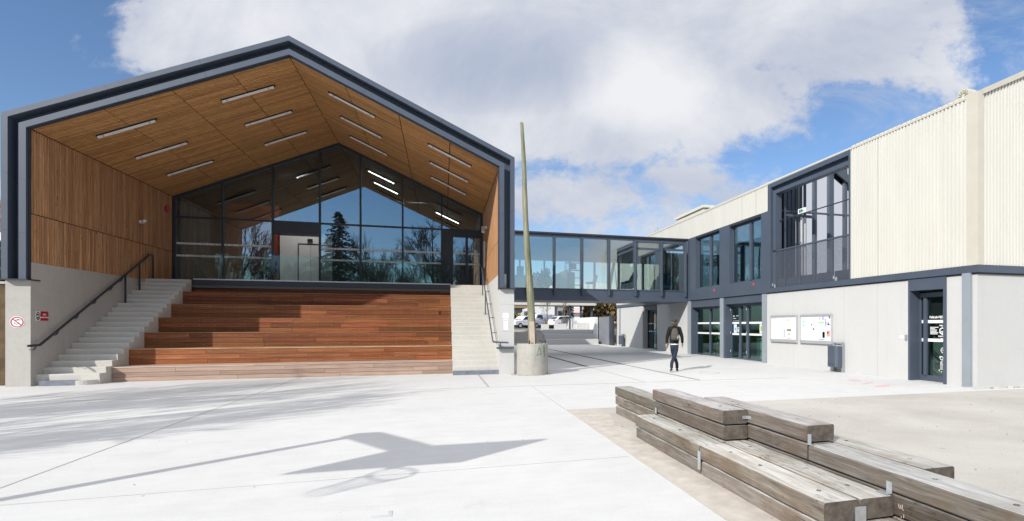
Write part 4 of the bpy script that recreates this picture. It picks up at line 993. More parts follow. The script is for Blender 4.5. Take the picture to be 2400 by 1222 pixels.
# lower openings: columns, lintels, jambs
for a, b in ((18.71, 19.02), (22.16, 22.47), (25.56, 25.92)):
    mb = MB(); mb.box(XB-0.03, XB+.30, a, a+.05, 0, 2.82); mb.box(XB-0.03, XB+0.0, a+.05, b, 0, 2.82); mb.build('column', 'steel_l', bb)
mb = MB(); mb.box(XB-0.08, XB-0.01, 10.02, 10.24, 0, 2.84); mb.build('column', 'steel_l', bb)
mb = MB(); mb.box(XB+.0, XB+.3, 19.02, 22.0, 2.50, 2.80); mb.box(XB+0.002, XB+.3, 22.0, 22.16, 0, 2.80); mb.build('opening_frame', 'steel', bb)
mb = MB(); mb.box(XB+.0, XB+.3, 22.47, 25.50, 2.46, 2.80); mb.box(XB+0.002, XB+.3, 25.49, 25.56, 0, 2.80); mb.build('opening_frame', 'steel', bb)
mb = MB()
mb.box(XB-.03, XB+.3, 10.80, 11.82, 2.50, 2.82); mb.box(XB-.032, XB+.3, 10.72, 10.80, 0, 2.82); mb.box(XB-.032, XB+.3, 11.82, 11.89, 0, 2.82)
mb.build('opening_frame', 'steel', bb)
RC = XB+.33
def glazed(yr, yl, z1, splits, name, fr=.07, glassm='glass_door', bot=.07):
    mb = MB()
    for a, b, c, d_ in ((yr, yr+fr, 0.0, z1), (yl-fr, yl, 0.0, z1), (yr+fr, yl-fr, 0.0, bot), (yr+fr, yl-fr, z1-.12, z1)): mb.box(RC-.03, RC+.04, a, b, c, d_)
    for y, w_, dk in splits: mb.box(RC-.06, RC+.04, y-w_/2, y+w_/2, bot, z1-.12)
    o = mb.build(name, 'steel', bb)
    ys = [yr+fr]+[q for y, w_, dk in sorted(splits) for q in (y-w_/2, y+w_/2)]+[yl-fr]
    for a, b in zip(ys[::2], ys[1::2]):
        mb = MB(); mb.box(RC, RC+.01, a, b, bot, z1-.12); mb.build('pane', glassm, o)
        mb = MB()
        for z in (1.09, 1.60): mb.box(RC-.004, RC-.001, a, b, z, z+.085)
        build_each(mb, 'white_band', 'white', o)
    return o
glazed(22.50, 25.49, 2.47, [(24.0, .10, 0)], 'window')
dd_ = glazed(19.03, 22.0, 2.50, [(21.2, .12, 1), (20.6, .16, 1)], 'door')
mb = MB()
for z in (.35, 1.2, 2.25):
    for y in (20.6, 21.94): mb.tube([(RC-.09, y, z-.05), (RC-.09, y, z+.05)], .02, 8)
mb.build('hinge', 'alu', dd_)
text('door_text', 'MJC', .075, 'white', (RC-.004, 21.86, 1.93), ROT_B, dd_, bold=.003)
mb = MB()
for z, w_ in ((1.955, .22), (1.84, .20), (1.73, .24), (1.735, .46)): mb.box(RC-.005, RC-.003, 21.62-w_ if z != 1.84 else 21.6, 21.86 if z != 1.955 else 21.60, z, z+.022)
build_each(mb, 'lettering', 'white', dd_)
mb = MB(); mb.box(RC-.006, RC-.002, 21.55, 21.80, 1.19, 1.58, mi=0); mb.box(RC-.006, RC-.002, 21.30, 21.50, 1.22, 1.45, mi=1); mb.box(RC-.006, RC-.002, 19.45, 19.72, 1.19, 1.58, mi=2)
build_each(mb, 'poster', ['p_blue', 'offwhite', 'p_mint'], dd_); mb = MB()
mb.box(RC-.008, RC-.006, 21.64, 21.70, 1.30, 1.42, mi=3); mb.box(RC-.008, RC-.006, 21.38, 21.45, 1.35, 1.41, mi=3); mb.box(RC-.008, RC-.006, 19.5, 19.66, 1.3, 1.5, mi=4)
build_each(mb, 'poster_print', ['p_blue', 'offwhite', 'p_mint', 'p_navy', 'p_yellow'], dd_)
# single door with writing
d2 = glazed(10.80, 11.82, 2.44, [(11.62, .10, 0)], 'door', fr=.05, bot=.16)
text('door_text', 'FabLab-MJC', .088, 'white', (RC-.005, 11.52, 1.735), ROT_B, d2, bold=.003)
text('door_text', 'FABLAB', .052, 'white', (RC-.005, 11.13, 1.515), ROT_B, d2, align='CENTER', bold=.002)
text('door_text', 'ColoTech', .062, 'white', (RC-.005, 11.13, 1.225), ROT_B, d2, align='CENTER', bold=.002)
mb = MB()
for i, w_ in enumerate((.26, .15, .21, .20, .25, .23)): mb.box(RC-.006, RC-.003, 11.50-w_, 11.50, 1.475-i*.036, 1.495-i*.036)
mb.box(RC-.006, RC-.003, 11.08, 11.18, 1.175, 1.188)
build_each(mb, 'lettering', 'white', d2)
mb = MB()                                              # cube emblem
hx = [(11.13+.10*math.sin(a), 1.385+.105*math.cos(a)) for a in [i*math.pi/3 for i in range(6)]]
hi = [(11.13+.068*math.sin(a), 1.385+.071*math.cos(a)) for a in [i*math.pi/3 for i in range(6)]]
for i in range(6):
    if i == 4: continue
    mb.prism([hx[i], hx[(i+1) % 6], hi[(i+1) % 6], hi[i]], 'x', RC-.006, RC-.003)
for i in (0, 2, 4): mb.bar((RC-.0048, 11.13, 1.385), (RC-.0048, (hx[i][0]*.45+11.13*.55) if i == 0 else hi[i][0]+0*i, (1.385-.06) if i == 0 else hi[i][1]+.0), .003, .022, up=(0, 1, .1))
mb.build('emblem', 'white', d2)
mb = MB()                                              # line drawing: small figure holding a balloon
def ring(cy, cz_, r0, r1, nn=18, sy=1.0):
    for i in range(nn):
        a0, a1 = 2*math.pi*i/nn, 2*math.pi*(i+1)/nn
        mb.prism([(cy+r_*sy*math.cos(a), cz_+r_*math.sin(a)) for r_, a in ((r1, a0), (r1, a1), (r0, a1), (r0, a0))], 'x', RC-.006, RC-.003)
ring(11.10, .865, .060, .078); ring(11.15, .655, .035, .052); ring(11.19, .68, .018, .030); ring(11.13, .53, .05, .062, sy=.7)
mb.box(RC-.006, RC-.003, 11.085, 11.093, .50, .79)
for y in (11.10, 11.125, 11.155, 11.18): mb.box(RC-.006, RC-.003, y-.004, y+.004, .36, .56)
mb.box(RC-.006, RC-.003, 10.95, 11.24, .345, .353)
for y, z in ((11.22, .31), (11.16, .28), (11.08, .28), (11.02, .31)): ring(y, z, .002, .016, 8)
mb.tube([(RC-.006, 11.10, .87), (RC-.003, 11.10, .87)], .026, 8)
mb.build('drawing', 'white', d2)
sgn = thing('open_sign', (RC+.1, 11.0, 1.9), 'small red lit OPEN sign in a white frame behind the corner door glass', 'sign')
mb = MB(); mb.box(RC+.10, RC+.13, 10.72, 11.20, 1.76, 2.02); mb.build('frame', 'white', sgn)
mb = MB(); mb.box(RC+.095, RC+.10, 10.74, 11.15, 1.80, 1.98); mb.build('face', 'p_navy', sgn)
text('letters', 'OPEN', .135, 'ledred', (RC+.09, 11.13, 1.84), ROT_B, sgn, bold=.004)
mb = MB(); mb.box(14.2, 14.8, 10.9, 11.3, 0.03, .95); mb.box(14.18, 14.82, 10.88, 11.32, .95, 1.0)
tag(mb.build('cabinet', 'p_mint'), 'pale green cabinet standing behind the corner door', 'cabinet')
mb = MB(); mb.box(14.0, 14.8, 19.6, 21.6, .03, .95); tag(mb.build('cabinet', 'p_mint'), 'long pale green counter standing behind the double glass door', 'counter')
ic = thing('intercom', (XB, 11.95, 1.2), 'small grey intercom with white plate beside the corner door', 'intercom')
mb = MB(); mb.box(XB-.03, XB, 11.935, 12.01, 1.12, 1.27); mb.build('housing', 'steel_l', ic)
mb = MB(); mb.box(XB-.008, XB, 12.05, 12.19, 1.17, 1.24); mb.build('plate', 'white', ic)
# plant behind the lower window
t = thing('potted_plant', (13.5, 24.35, 0.03), 'thin climbing plant in a terracotta pot behind the lower window', 'plant')
mb = MB(); mb.lathe([(.12, .03), (.19, .45), (.20, .45), (.20, .50)], 13.5, 24.35, 14); mb.build('pot', 'terracotta', t)
mb = MB(); mb.tube([(13.5, 24.35, .5), (13.45, 24.3, 1.0), (13.5, 24.4, 1.6)], .012, 5); mb.build('stem', 'leaf', t)
leafmass('foliage', lambda: (13.5+random.gauss(0, .1), 24.35+random.gauss(0, .12), ru(.55, 1.7)), 90, .10, 'mint', t, .3)
# trestle table frames seen in the upper windows
for i, (x, y) in enumerate(((13.3, 22.75), (13.3, 21.0), (13.4, 19.8))):
    t = thing('trestle', (x, y, 3.0), ['mint green trestle leg in the left upper window', 'mint green trestle frame in the middle of the upper windows', 'mint green trestle frame in the right upper window'][i], 'trestle', 'mint trestles behind the upper windows')
    mb = MB()
    for s_ in (-1, 1):
        for q in (-.28, .28): mb.bar((x+s_*.25, y+q*1.3, 3.0), (x+s_*.05, y+q*.7, 4.25), .05, .03)
        mb.bar((x+s_*.15, y-.33, 3.5), (x+s_*.15, y+.33, 3.5), .04, .03); mb.bar((x+s_*.1, y-.28, 3.6), (x+s_*.05, y+.22, 4.1), .03, .03)
    mb.box(x-.15, x+.15, y-.36, y+.36, 4.25, 4.29); mb.build('frame', 'mint', t)
# far lower door, gate
mb = MB(); mb.box(XB+.1, XB+.35, 30.30, 32.65, 2.5, 2.8); mb.box(XB+.0, XB+.30, 30.20, 30.30, 0, 2.8); mb.build('opening_frame', 'steel_d', bb)
o = None
mb = MB(); RF = XB+.40
for y in (30.30, 31.05, 31.8, 32.58): mb.box(RF-.03, RF+.04, y, y+.07, 0, 2.5)
mb.box(RF-.03, RF+.04, 30.3, 32.65, 0, .08); fd = mb.build('door', 'steel_d', bb)
for a, b in ((30.37, 31.05), (31.12, 31.8), (31.87, 32.58)):
    mb = MB(); mb.box(RF, RF+.01, a, b, .08, 2.5); mb.build('pane', 'glass_dark', fd)
    mb = MB(); mb.box(RF-.004, RF-.001, a+.05, b-.05, 1.09, 1.17); mb.box(RF-.004, RF-.001, a+.05, b-.05, 1.60, 1.68); build_each(mb, 'white_band', 'p_grey', fd)
mb = MB(); mb.tube([(XB-.06, 37.2, 0), (XB-.06, 37.2, 2.8)], .05, 8); mb.build('downpipe', 'steel_l', bb)
# rooftop things
rt = thing('rooftop_vent', (XB+.5, 21.8, 7.4), 'cream metal flashing box lying on the cream building roof', 'roof vent')
mb = MB(); mb.box(13.05, 13.55, 25.0, 28.2, 7.50, 7.62); mb.build('body', 'clad', rt)
mb = MB(); mb.box(12.95, 13.60, 24.9, 28.5, 7.66, 7.80); mb.build('cap', 'clad', rt)
mb = MB(); mb.box(13.1, 13.5, 25.1, 28.1, 7.62, 7.66); mb.build('gap', 'clad_trim', rt)
rt = thing('roof_fan', (12.95, 10.35, 7.4), 'round cream roof ventilator with radial vanes above the corner trim', 'ventilator')
mb = MB(); cyv, czv = 10.42, 7.42
mb.tube([(12.78, cyv, czv), (13.05, cyv, czv)], .17, 22); mb.build('housing', 'clad_trim', rt)
mb = MB()
for i in range(12):
    a = i*math.pi/6; mb.bar((12.775, cyv+.05*math.cos(a), czv+.05*math.sin(a)), (12.775, cyv+.14*math.cos(a), czv+.14*math.sin(a)), .01, .018, up=(0, math.cos(a+1.57), math.sin(a+1.57)))
mb.build('vanes', 'p_olive', rt)
# noticeboards
def board(y0, y1, label, posters):
    t = thing('noticeboard', (XB, (y0+y1)/2, .9), label, 'noticeboard', 'noticeboards on the concrete wall')
    z0, z1 = .895, 1.925
    mb = MB(); mb.box(XB-.05, XB, y0+.02, y1-.02, z0+.02, z1-.02); mb.build('back_panel', 'white', t)
    mb = MB(); mb.box(XB-.085, XB-.0, y0, y1, z1-.07, z1); mb.box(XB-.09, XB-.0, y0, y1, z0, z0+.11); mb.box(XB-.08, XB-.0, y0, y0+.035, z0+.11, z1-.07); mb.box(XB-.08, XB-.0, y1-.035, y1, z0+.11, z1-.07); mb.build('frame', 'alu', t, bevel=.008)
    for (a, b, c, d_, mt) in posters:      # fractions from left(top view) : left edge is y1
        mb = MB(); W = y1-y0-.07; H = z1-z0-.18
        mb.box(XB-.056, XB-.0505, y1-.035-b*W, y1-.035-a*W, z0+.11+c*H, z0+.11+d_*H); mb.build('poster', mt, t)
board(16.74, 18.36, 'left noticeboard of white sheets in an aluminium frame, few colour posters', [(.50, .58, .80, .97, 'p_blue'), (.50, .58, .66, .80, 'p_pink'), (.64, .69, .83, .92, 'p_orange'), (.70, .74, .81, .87, 'p_orange'), (.38, .52, .04, .46, 'p_mint'), (.52, .57, .08, .46, 'p_lilac'), (.63, .80, .36, .47, 'p_olive'), (.66, .78, .20, .27, 'p_grey'), (.64, .80, .03, .06, 'p_red'), (.04, .22, .935, .955, 'p_grey'), (.04, .42, .70, .703, 'p_grey'), (.04, .42, .80, .803, 'p_grey'), (.04, .42, .76, .763, 'p_grey')])
board(14.91, 16.54, 'right noticeboard in an aluminium frame with more colourful posters beside the bin', [(.03, .18, .55, .97, 'p_blue'), (.07, .10, .76, .80, 'p_navy'), (.07, .10, .60, .64, 'p_navy'), (.30, .48, .74, .95, 'offwhite'), (.36, .39, .62, .69, 'black'), (.43, .45, .62, .67, 'p_grey'), (.41, .46, .44, .50, 'black'), (.61, .66, .86, .95, 'p_grey'), (.70, .79, .84, .98, 'p_lilac'), (.59, .79, .70, .78, 'p_green'), (.81, .825, .58, .90, 'p_navy'), (.84, .95, .64, .78, 'p_lilac'), (.90, .95, .63, .69, 'black'), (.93, .96, .90, .98, 'black'), (.60, .80, .08, .48, 'p_mint'), (.72, .80, .12, .36, 'p_green') if False else (.73, .80, .12, .36, 'p_olive'), (.60, .80, .03, .08, 'p_grey'), (.86, .96, .18, .42, 'p_red'), (.88, .92, .30, .36, 'white')])
# litter bins
def bin_(x, y, label, rz=0.0, s_=1.0):
    t = thing('litter_bin', (x, y, 0), label, 'litter bin', None, rz)
    for q in (-.20, .20):
        mb = MB(); mb.box(-.025, .035, q-.03, q+.03, 0, .98*s_); mb.build('post', 'steel_l' if s_ == 1 else 'steel_d', t, local=True)
    mb = MB(); mb.prism([(-.06, -.235), (.10, -.235), (.16, -.16), (.16, .16), (.10, .235), (-.06, .235)], 'z', .17, .86*s_); o = mb.build('body', 'steel', t, local=True, bevel=.01); o.location = (-.12, 0, 0); o.rotation_euler = (0, 0, math.pi)
    mb = MB(); mb.box(-.02, .02, -.19, .19, .955*s_, .98*s_); mb.build('top_bar', 'alu', t, local=True)
    mb = MB()
    for q in (-.15, -.05, .05, .15): mb.box(-.285, -.28, q-.008, q+.008, .23, .29)
    mb.build('drain_slots', 'black', t, local=True)
    return t
bin_(XB-.08, 14.58, 'grey metal litter bin on two posts beside the right noticeboard')
bin_(XB-.15, 36.2, 'distant dark litter bin standing by the wall beyond the bridge', s_=.92)

# ================================================================== pole and planter
px_, py_ = 2.70, 16.62
t = thing('concrete_planter', (px_, py_, 0), 'weathered round concrete drum holding the wooden mast', 'planter')
mb = MB(); mb.lathe([(.485, 0), (.488, .02), (.485, .95), (.478, .962)], px_, py_, 48); mb.build('drum', 'conc_old', t, smooth=False)
mb = MB()
for i in range(70):
    a = ru(0, 6.28); r_ = ru(.49, .66); s_ = ru(.008, .03); x, y = px_+r_*math.cos(a), py_+r_*math.sin(a); mb.box(x-s_, x+s_, y-s_, y+s_, 0.0, s_*.8)
tag(mb.build('mortar_crumbs', 'conc_old', t), kind='stuff')
mb = MB()
def gl(pts):
    for (a, b), (c, d_) in zip(pts[:-1], pts[1:]):
        for s0 in range(4):
            q0, q1 = s0/4, (s0+1)/4
            A = (a+(c-a)*q0, b+(d_-b)*q0); B = (a+(c-a)*q1, b+(d_-b)*q1)
            P3 = lambda u_, z_: (px_+.4895*math.sin(u_), py_-.4895*math.cos(u_), z_)
            mb.tube([P3(*A), P3(*B)], .0045, 4)
gl([(.10, .60), (.28, .88), (.42, .66), (.10, .62)]); gl([(.62, .86), (.66, .55)]); gl([(.72, .86), (.74, .60), (.66, .56)]); gl([(.55, .86), (.8, .84)]); gl([(.58, .74), (.75, .72)])
mb.build('graffiti', 'signgreen', t)
mb = MB(); mb.tube([(px_+.28, py_-.1, .93), (px_+.30, py_-.1, 1.04), (px_+.20, py_-.1, 1.06)], .012, 5); mb.tube([(px_+.40, py_-.1, .93), (px_+.38, py_-.1, 1.05), (px_+.33, py_-.1, 1.02)], .012, 5); mb.box(px_-.14, px_-.11, py_-.25, py_-.22, .95, 1.06); mb.build('lifting_hooks', 'black', t)
t = thing('wooden_mast', (px_, py_, .96), 'tall leaning tapered greenish wooden mast standing in the concrete drum', 'mast')
base = Vector((2.70, 16.62, .90)); top = Vector((2.355, 16.62, 7.86)); pts = []; rr = []
for i in range(15):
    q = i/14; p_ = base.lerp(top, q)+Vector((.018*math.sin(q*9), 0, 0)); pts.append(p_); rr.append(.128*(1-q)+.052*q+.003*math.sin(i*2.3))
mb = MB(); mb.tube(pts, rr, 18); mb.build('shaft', 'pole', t, smooth=True)
mb = MB(); mb.tube([top, top+Vector((-.002, 0, .05))], [.05, .02], 12); mb.build('tip', 'pole', t)
mb = MB(); b0 = base+Vector((-.02, -.135, .06)); mb.bar(b0+Vector((0.0, 0, 0)), b0+Vector((-.03, .01, .70)), .16, .05, up=(0, 1, 0)); mb.build('splice_plank', 'plank_pale', t)

# ================================================================== timber bench
tb = thing('timber_bench', (3.1, 5.5, 0), 'stepped bench stacked from weathered grey sleeper beams with metal brackets', 'bench')
L1, L2, L3, L4 = (0.0, .143), (.163, .310), (.328, .472), (.492, .640)
def beam(x0, x1, y0, y1, lv, t_=1.0):
    y0 += .004; y1 -= .004
    mb = MB(); nseg = max(2, int((y1-y0)/.25)); z0, z1 = lv; r_ = .012
    sec = [(x0+r_, z0), (x1-r_, z0), (x1, z0+r_), (x1, z1-r_), (x1-r_*.7, z1-r_*.25), (x1-r_*1.8, z1), (x0+r_*1.8, z1), (x0+r_*.7, z1-r_*.25), (x0, z1-r_), (x0, z0+r_)]; k = len(sec)
    vs = []; wx = [ru(-.0035, .0035) for _ in range(nseg+1)]; wz = [ru(-.003, .002) for _ in range(nseg+1)]
    cxm, czm = (x0+x1)/2, (z0+z1)/2
    for i in range(nseg+1):
        y = y0+(y1-y0)*i/nseg; e = .985 if i in (0, nseg) else 1.0
        for a, b in sec: vs.append((cxm+(a-cxm)*e+wx[i]+ru(-.0012, .0012), y, czm+(b-czm)*(e if b > czm else 1)+(wz[i] if b > czm else 0)+ru(-.001, .001)))
    tt = (t_*ru(.97, 1.03), t_, t_*ru(.95, 1.02))
    fs = [(i*k+j, (i+1)*k+j, (i+1)*k+(j+1) % k, i*k+(j+1) % k) for i in range(nseg) for j in range(k)]
    kk0 = len(mb.mi); mb.add(vs, fs, tt)
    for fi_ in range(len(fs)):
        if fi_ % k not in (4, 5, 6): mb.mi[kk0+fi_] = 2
    mb.f.append(list(range(k))[::-1]); mb.t.append(tt); mb.mi.append(1); mb.f.append([nseg*k+j for j in range(k)]); mb.t.append(tt); mb.mi.append(1)
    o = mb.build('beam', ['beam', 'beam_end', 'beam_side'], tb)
    return o
beam(2.54, 2.84, 4.96, 6.86, L2, 1.12); b_ = beam(2.54, 2.84, 3.10, 4.955, L2, 1.22)
beam(2.55, 2.85, 4.96, 6.86, L1, 1.15); beam(2.55, 2.85, 1.6, 4.955, L1, 1.35)
beam(2.847, 3.147, 3.10, 6.86, L2, 1.08); beam(2.86, 3.15, 1.6, 6.9, L1, 1.0)
beam(2.855, 3.15, 5.03, 7.0, L3, .80); beam(2.85, 3.15, 5.03, 7.0, L4, 1.05)
beam(2.90, 3.19, 7.03, 8.82, L1, 1.25); beam(2.90, 3.19, 7.03, 8.85, L2, 1.2); beam(2.895, 3.19, 7.03, 8.85, L3, .85)
beam(3.158, 3.452, 4.07, 6.05, L3, .95); beam(3.155, 3.455, 4.07, 6.05, L4, .92)
o = beam(3.155, 3.455, 2.05, 4.055, L3, 1.0); o['label'] = 'brown wavy grained beam'
beam(3.158, 3.45, 1.8, 6.9, L2, .62); beam(3.158, 3.45, 1.8, 6.9, L1, .9)
beam(3.46, 3.76, 3.13, 5.95, L3, .98); beam(3.46, 3.75, 3.13, 5.95, L2, .9); beam(3.46, 3.75, 3.13, 5.95, L1, .9)
# bolt heads recessed on the tops
mb = MB()
for (x, y, z) in ((2.69, 6.55, .312), (2.69, 5.75, .312), (2.69, 4.6, .312), (2.69, 4.1, .312), (2.70, 3.35, .312), (3.0, 4.75, .312), (3.02, 3.9, .312), (3.0, 3.4, .312), (3.0, 6.6, .640), (3.0, 5.35, .640), (3.3, 5.6, .640), (3.3, 4.4, .640), (3.3, 3.75, .472), (3.3, 2.9, .472), (3.3, 2.35, .472), (3.61, 4.1, .472), (3.61, 3.4, .472), (3.05, 8.4, .472)):
    mb.lathe([(.017, z-.004), (.017, z+.0012), (.012, z+.0014), (.012, z-.004)], x, y, 12)
build_each(mb, 'bolt_hole', 'beam_end', tb)
def bracket(pl):
    mb = MB()
    for b in pl: mb.box(*b)
    o = mb.build('metal_bracket', 'galva', tb); return o
bracket([(2.838, 2.842, 6.80, 6.88, .313, .318), (2.838, 2.842, 6.83, 6.88, .313, .40)])
bracket([(3.08, 3.15, 5.02, 5.027, .54, .575), (3.147, 3.152, 4.97, 5.027, .54, .575)])
bracket([(3.155, 3.19, 4.00, 4.06, .473, .477), (3.155, 3.19, 4.055, 4.062, .477, .565)])
bracket([(2.531, 2.538, 4.93, 4.985, .06, .25)])
bracket([(3.10, 3.146, 3.12, 3.22, .313, .317), (3.146, 3.152, 3.12, 3.17, .317, .40)])
bracket([(2.80, 2.89, 3.088, 3.097, .06, .26)])
mb = MB(); fr_ = random.Random(3)
for i in range(16):
    a = fr_.uniform(-.02, .03); mb.tube([(3.165, 3.06+a, .29), (3.16+fr_.uniform(-.01, .02), 3.05+a, .24), (3.17+fr_.uniform(-.02, .02), 3.03+a+fr_.uniform(-.02, .02), fr_.uniform(.15, .22))], .0025, 4)
mb.build('rope_fray', 'plank_pale', tb)

# ================================================================== pebbles at the corner
mb = MB()
for i in range(240):
    x, y = ru(12.6, 20), 9.72+random.gauss(0, .055); s_ = ru(.012, .04); mb.add([(x-s_, y-s_*.8, 0), (x+s_, y-s_*.7, 0), (x+s_*.8, y+s_, 0), (x-s_*.9, y+s_*.7, 0), (x, y, s_*1.1)], [(0, 1, 4), (1, 2, 4), (2, 3, 4), (3, 0, 4)], ru(.6, 1.3))
tag(mb.build('pebble_strip', simple('pebble', (0.42, 0.39, 0.34), .9, tinted=True, var=.25, scale=20)), 'row of loose pebbles at the foot of the right concrete wall', 'pebbles', kind='stuff')
mb = MB(); mb.box(12.15, 12.52, 9.62, 10.0, 0, .025); tag(mb.build('stone_slab', 'conc_pale'), 'small concrete slab at the foot of the corner column', 'slab')

# ================================================================== person
def skinmesh(name, chains, mat, parent, sub=2):
    # chains: list of (points [(x,y,z,r or (rx,ry))...], root connection index (chain, idx) or None)
    me = bpy.data.meshes.new(name); vs = []; es = []; rad = []; idx = {}
    for ci, (pts, root) in enumerate(chains):
        prev = idx[root] if root is not None else None
        for i, p_ in enumerate(pts):
            vs.append(p_[:3]); rad.append(p_[3] if isinstance(p_[3], tuple) else (p_[3], p_[3])); idx[(ci, i)] = len(vs)-1
            if prev is not None: es.append((prev, len(vs)-1))
            prev = len(vs)-1
    me.from_pydata(vs, es, []); me.materials.append(M[mat])
    o = bpy.data.objects.new(name, me); COL.objects.link(o); o.parent = parent
    md = o.modifiers.new('skin', 'SKIN'); md.use_smooth_shade = True
    for i, r_ in enumerate(rad): me.skin_vertices[0].data[i].radius = r_
    me.skin_vertices[0].data[0].use_root = True
    s_ = o.modifiers.new('sub', 'SUBSURF'); s_.levels = sub; s_.render_levels = sub
    return o
pe = thing('person', (7.42, 16.30, 0), 'person in black jacket, blue jeans and grey cap walking away across the plaza', 'person', rz=R(-YAW-4))
# local: x right, y forward. body (skin) - one continuous figure
hipL, hipR = (-.085, 0, .92), (.085, 0, .92)
kneeL, kneeR = (.0, .17, .50), (.0, .0, .49)
ankL, ankR = (.095, .12, .10), (-.115, -.30, .14)
toeL, toeR = (.125, .26, .035), (-.135, -.15, .035)
shL, shR = (-.185, .0, 1.42), (.185, .0, 1.42)
elL, elR = (-.245, -.05, 1.15), (.250, -.04, 1.15)
wrL, wrR = (-.262, -.02, .90), (.268, .04, .91)
def hand(sd, w):
    x, y, z = w; ch = []
    palm = (x+.005*sd, y+.015, z-.07)
    return palm, [[(palm[0]+dx_, palm[1]+.012+.016*i-.02, palm[2]-.02, .0095), (palm[0]+dx_-.004*sd, palm[1]+.018+.016*i-.02, palm[2]-.055-.004*(i in (1, 2)), .0085), (palm[0]-.012*sd, palm[1]+.012+.016*i-.02, palm[2]-.085-.006*(i in (1, 2)), .007)] for i, dx_ in enumerate((0, .002, .002, 0))], [(palm[0]-.01*sd, palm[1]+.035, palm[2]+.02, .011), (palm[0]-.02*sd, palm[1]+.055, palm[2]-.015, .009)]
chains = [([(0, 0, .94, (.115, .08)), (0, 0, 1.10, (.11, .08)), (0, .01, 1.28, (.14, .10)), (0, .01, 1.42, (.12, .085)), (0, .012, 1.48, (.055, .055)), (0, .02, 1.54, (.052, .055)), (.004, .03, 1.61, (.072, .085)), (.006, .035, 1.69, (.072, .088)), (.006, .03, 1.735, (.04, .05))], None)]
chains.append(([(*hipL, .06), (*kneeL, .040), (*ankL, .030), (*toeL, .028)], (0, 0)))
chains.append(([(*hipR, .06), (*kneeR, .040), (*ankR, .030), (*toeR, .028)], (0, 0)))
for sd, s_, e_, w_ in ((-1, shL, elL, wrL), (1, shR, elR, wrR)):
    pl, fg, th = hand(sd, w_); ci = len(chains)
    chains.append(([(*s_, .055), (*e_, .038), (*w_, .024), (pl[0], pl[1], pl[2]+.03, (.014, .032)), (*pl, (.014, .036))], (0, 3)))
body = skinmesh('body', chains, 'skin', pe)
for sd, w_ in ((-1, wrL), (1, wrR)):
    pl, fg, th = hand(sd, w_)
    for f_ in fg: skinmesh('finger', [([(pl[0], f_[0][1], pl[2]+.005, .010)]+f_, None)], 'skin', body, 1)
    skinmesh('thumb', [([(pl[0], pl[1]+.01, pl[2]+.035, .011)]+th, None)], 'skin', body, 1)
# face details on the turned head
mb = MB(); mb.tube([(.05, .11, 1.635), (.058, .128, 1.625), (.055, .112, 1.612)], [.008, .012, .010], 6); mb.build('nose', 'skin', body, local=True, smooth=True)
mb = MB(); mb.tube([(.028, .115, 1.588), (.066, .105, 1.588)], .006, 5); mb.build('mouth', 'p_pink', body, local=True)
mb = MB(); mb.tube([(.026, .118, 1.652), (.030, .121, 1.652)], .008, 6); mb.tube([(.07, .098, 1.652), (.074, .1, 1.652)], .008, 6); mb.build('eye', 'black', body, local=True)
for sx in (-1, 1):
    mb = MB(); mb.tube([(.006+sx*.073, .03, 1.655), (.006+sx*.088, .015, 1.64), (.006+sx*.078, .025, 1.61)], [.012, .014, .009], 6); mb.build('ear', 'skin', body, local=True, smooth=True)
skinmesh('jacket', [([(0, 0, .90, (.150, .115)), (0, 0, .955, (.165, .122)), (0, 0, 1.10, (.165, .12)), (0, .005, 1.28, (.175, .13)), (0, .005, 1.42, (.15, .105)), (0, .010, 1.52, (.078, .078))], None),
                    ([(shL[0]+.02, shL[1], shL[2], .085), (*elL, .060), (wrL[0], wrL[1], wrL[2]+.02, .046)], (0, 4)), ([(shR[0]-.02, shR[1], shR[2], .085), (*elR, .060), (wrR[0], wrR[1], wrR[2]+.02, .046)], (0, 4))], 'jacket', pe)
skinmesh('trousers', [([(0, 0, 1.0, (.135, .105)), (0, 0, .90, (.148, .118)), (0, 0, .84, (.135, .11))], None),
                      ([(hipL[0], 0, .80, .095), (*kneeL, .070), (ankL[0], ankL[1], ankL[2]+.16, .055), (ankL[0], ankL[1], ankL[2]+.03, .058), (ankL[0], ankL[1], ankL[2]-.015, .060)], (0, 2)),
                      ([(hipR[0], 0, .80, .095), (*kneeR, .070), (ankR[0], ankR[1], ankR[2]+.16, .055), (ankR[0], ankR[1], ankR[2]+.03, .058), (ankR[0], ankR[1], ankR[2]-.015, .060)], (0, 2))], 'jeans', pe)
skinmesh('shirt_hem', [([(0, -.005, .875, (.150, .120)), (0, -.005, .90, (.156, .124)), (0, -.005, .94, (.156, .124))], None)], 'shirt', pe, 1)
for (a, b) in ((ankL, toeL), (ankR, toeR)):
    sh = skinmesh('shoe', [([(a[0], a[1]-.06, a[2]-.055, .040), (a[0], a[1], a[2]-.04, .045), ((a[0]+b[0])/2, (a[1]+b[1])/2, (a[2]+b[2])/2-.02, .042), (b[0], b[1]+.03, b[2]-.0, .034)], None)], 'shoe', pe, 1)
    mb = MB(); mb.bar((a[0], a[1]-.10, max(.0, a[2]-.105)+.004), (b[0], b[1]+.06, .006), .088, .022); mb.build('sole', 'sole', sh, local=True)
skinmesh('hair', [([(0, -.045, 1.50, (.062, .035)), (0, -.045, 1.57, (.082, .055)), (.004, -.02, 1.64, (.086, .080))], None)], 'hair', pe)
cp = skinmesh('cap', [([(.005, .012, 1.635, (.094, .110)), (.005, .012, 1.70, (.105, .122)), (.005, .01, 1.775, (.085, .10))], None)], 'cap', pe)
mb = MB(); mb.prism([(-.05, .09), (-.045, .165), (.02, .195), (.085, .165), (.085, .08)], 'z', 1.675, 1.687); mb.build('peak', 'cap', cp, local=True)
bp = thing('backpack', tuple(pe.location), 'dark grey backpack worn by the walking person', 'backpack', rz=R(-YAW-4))
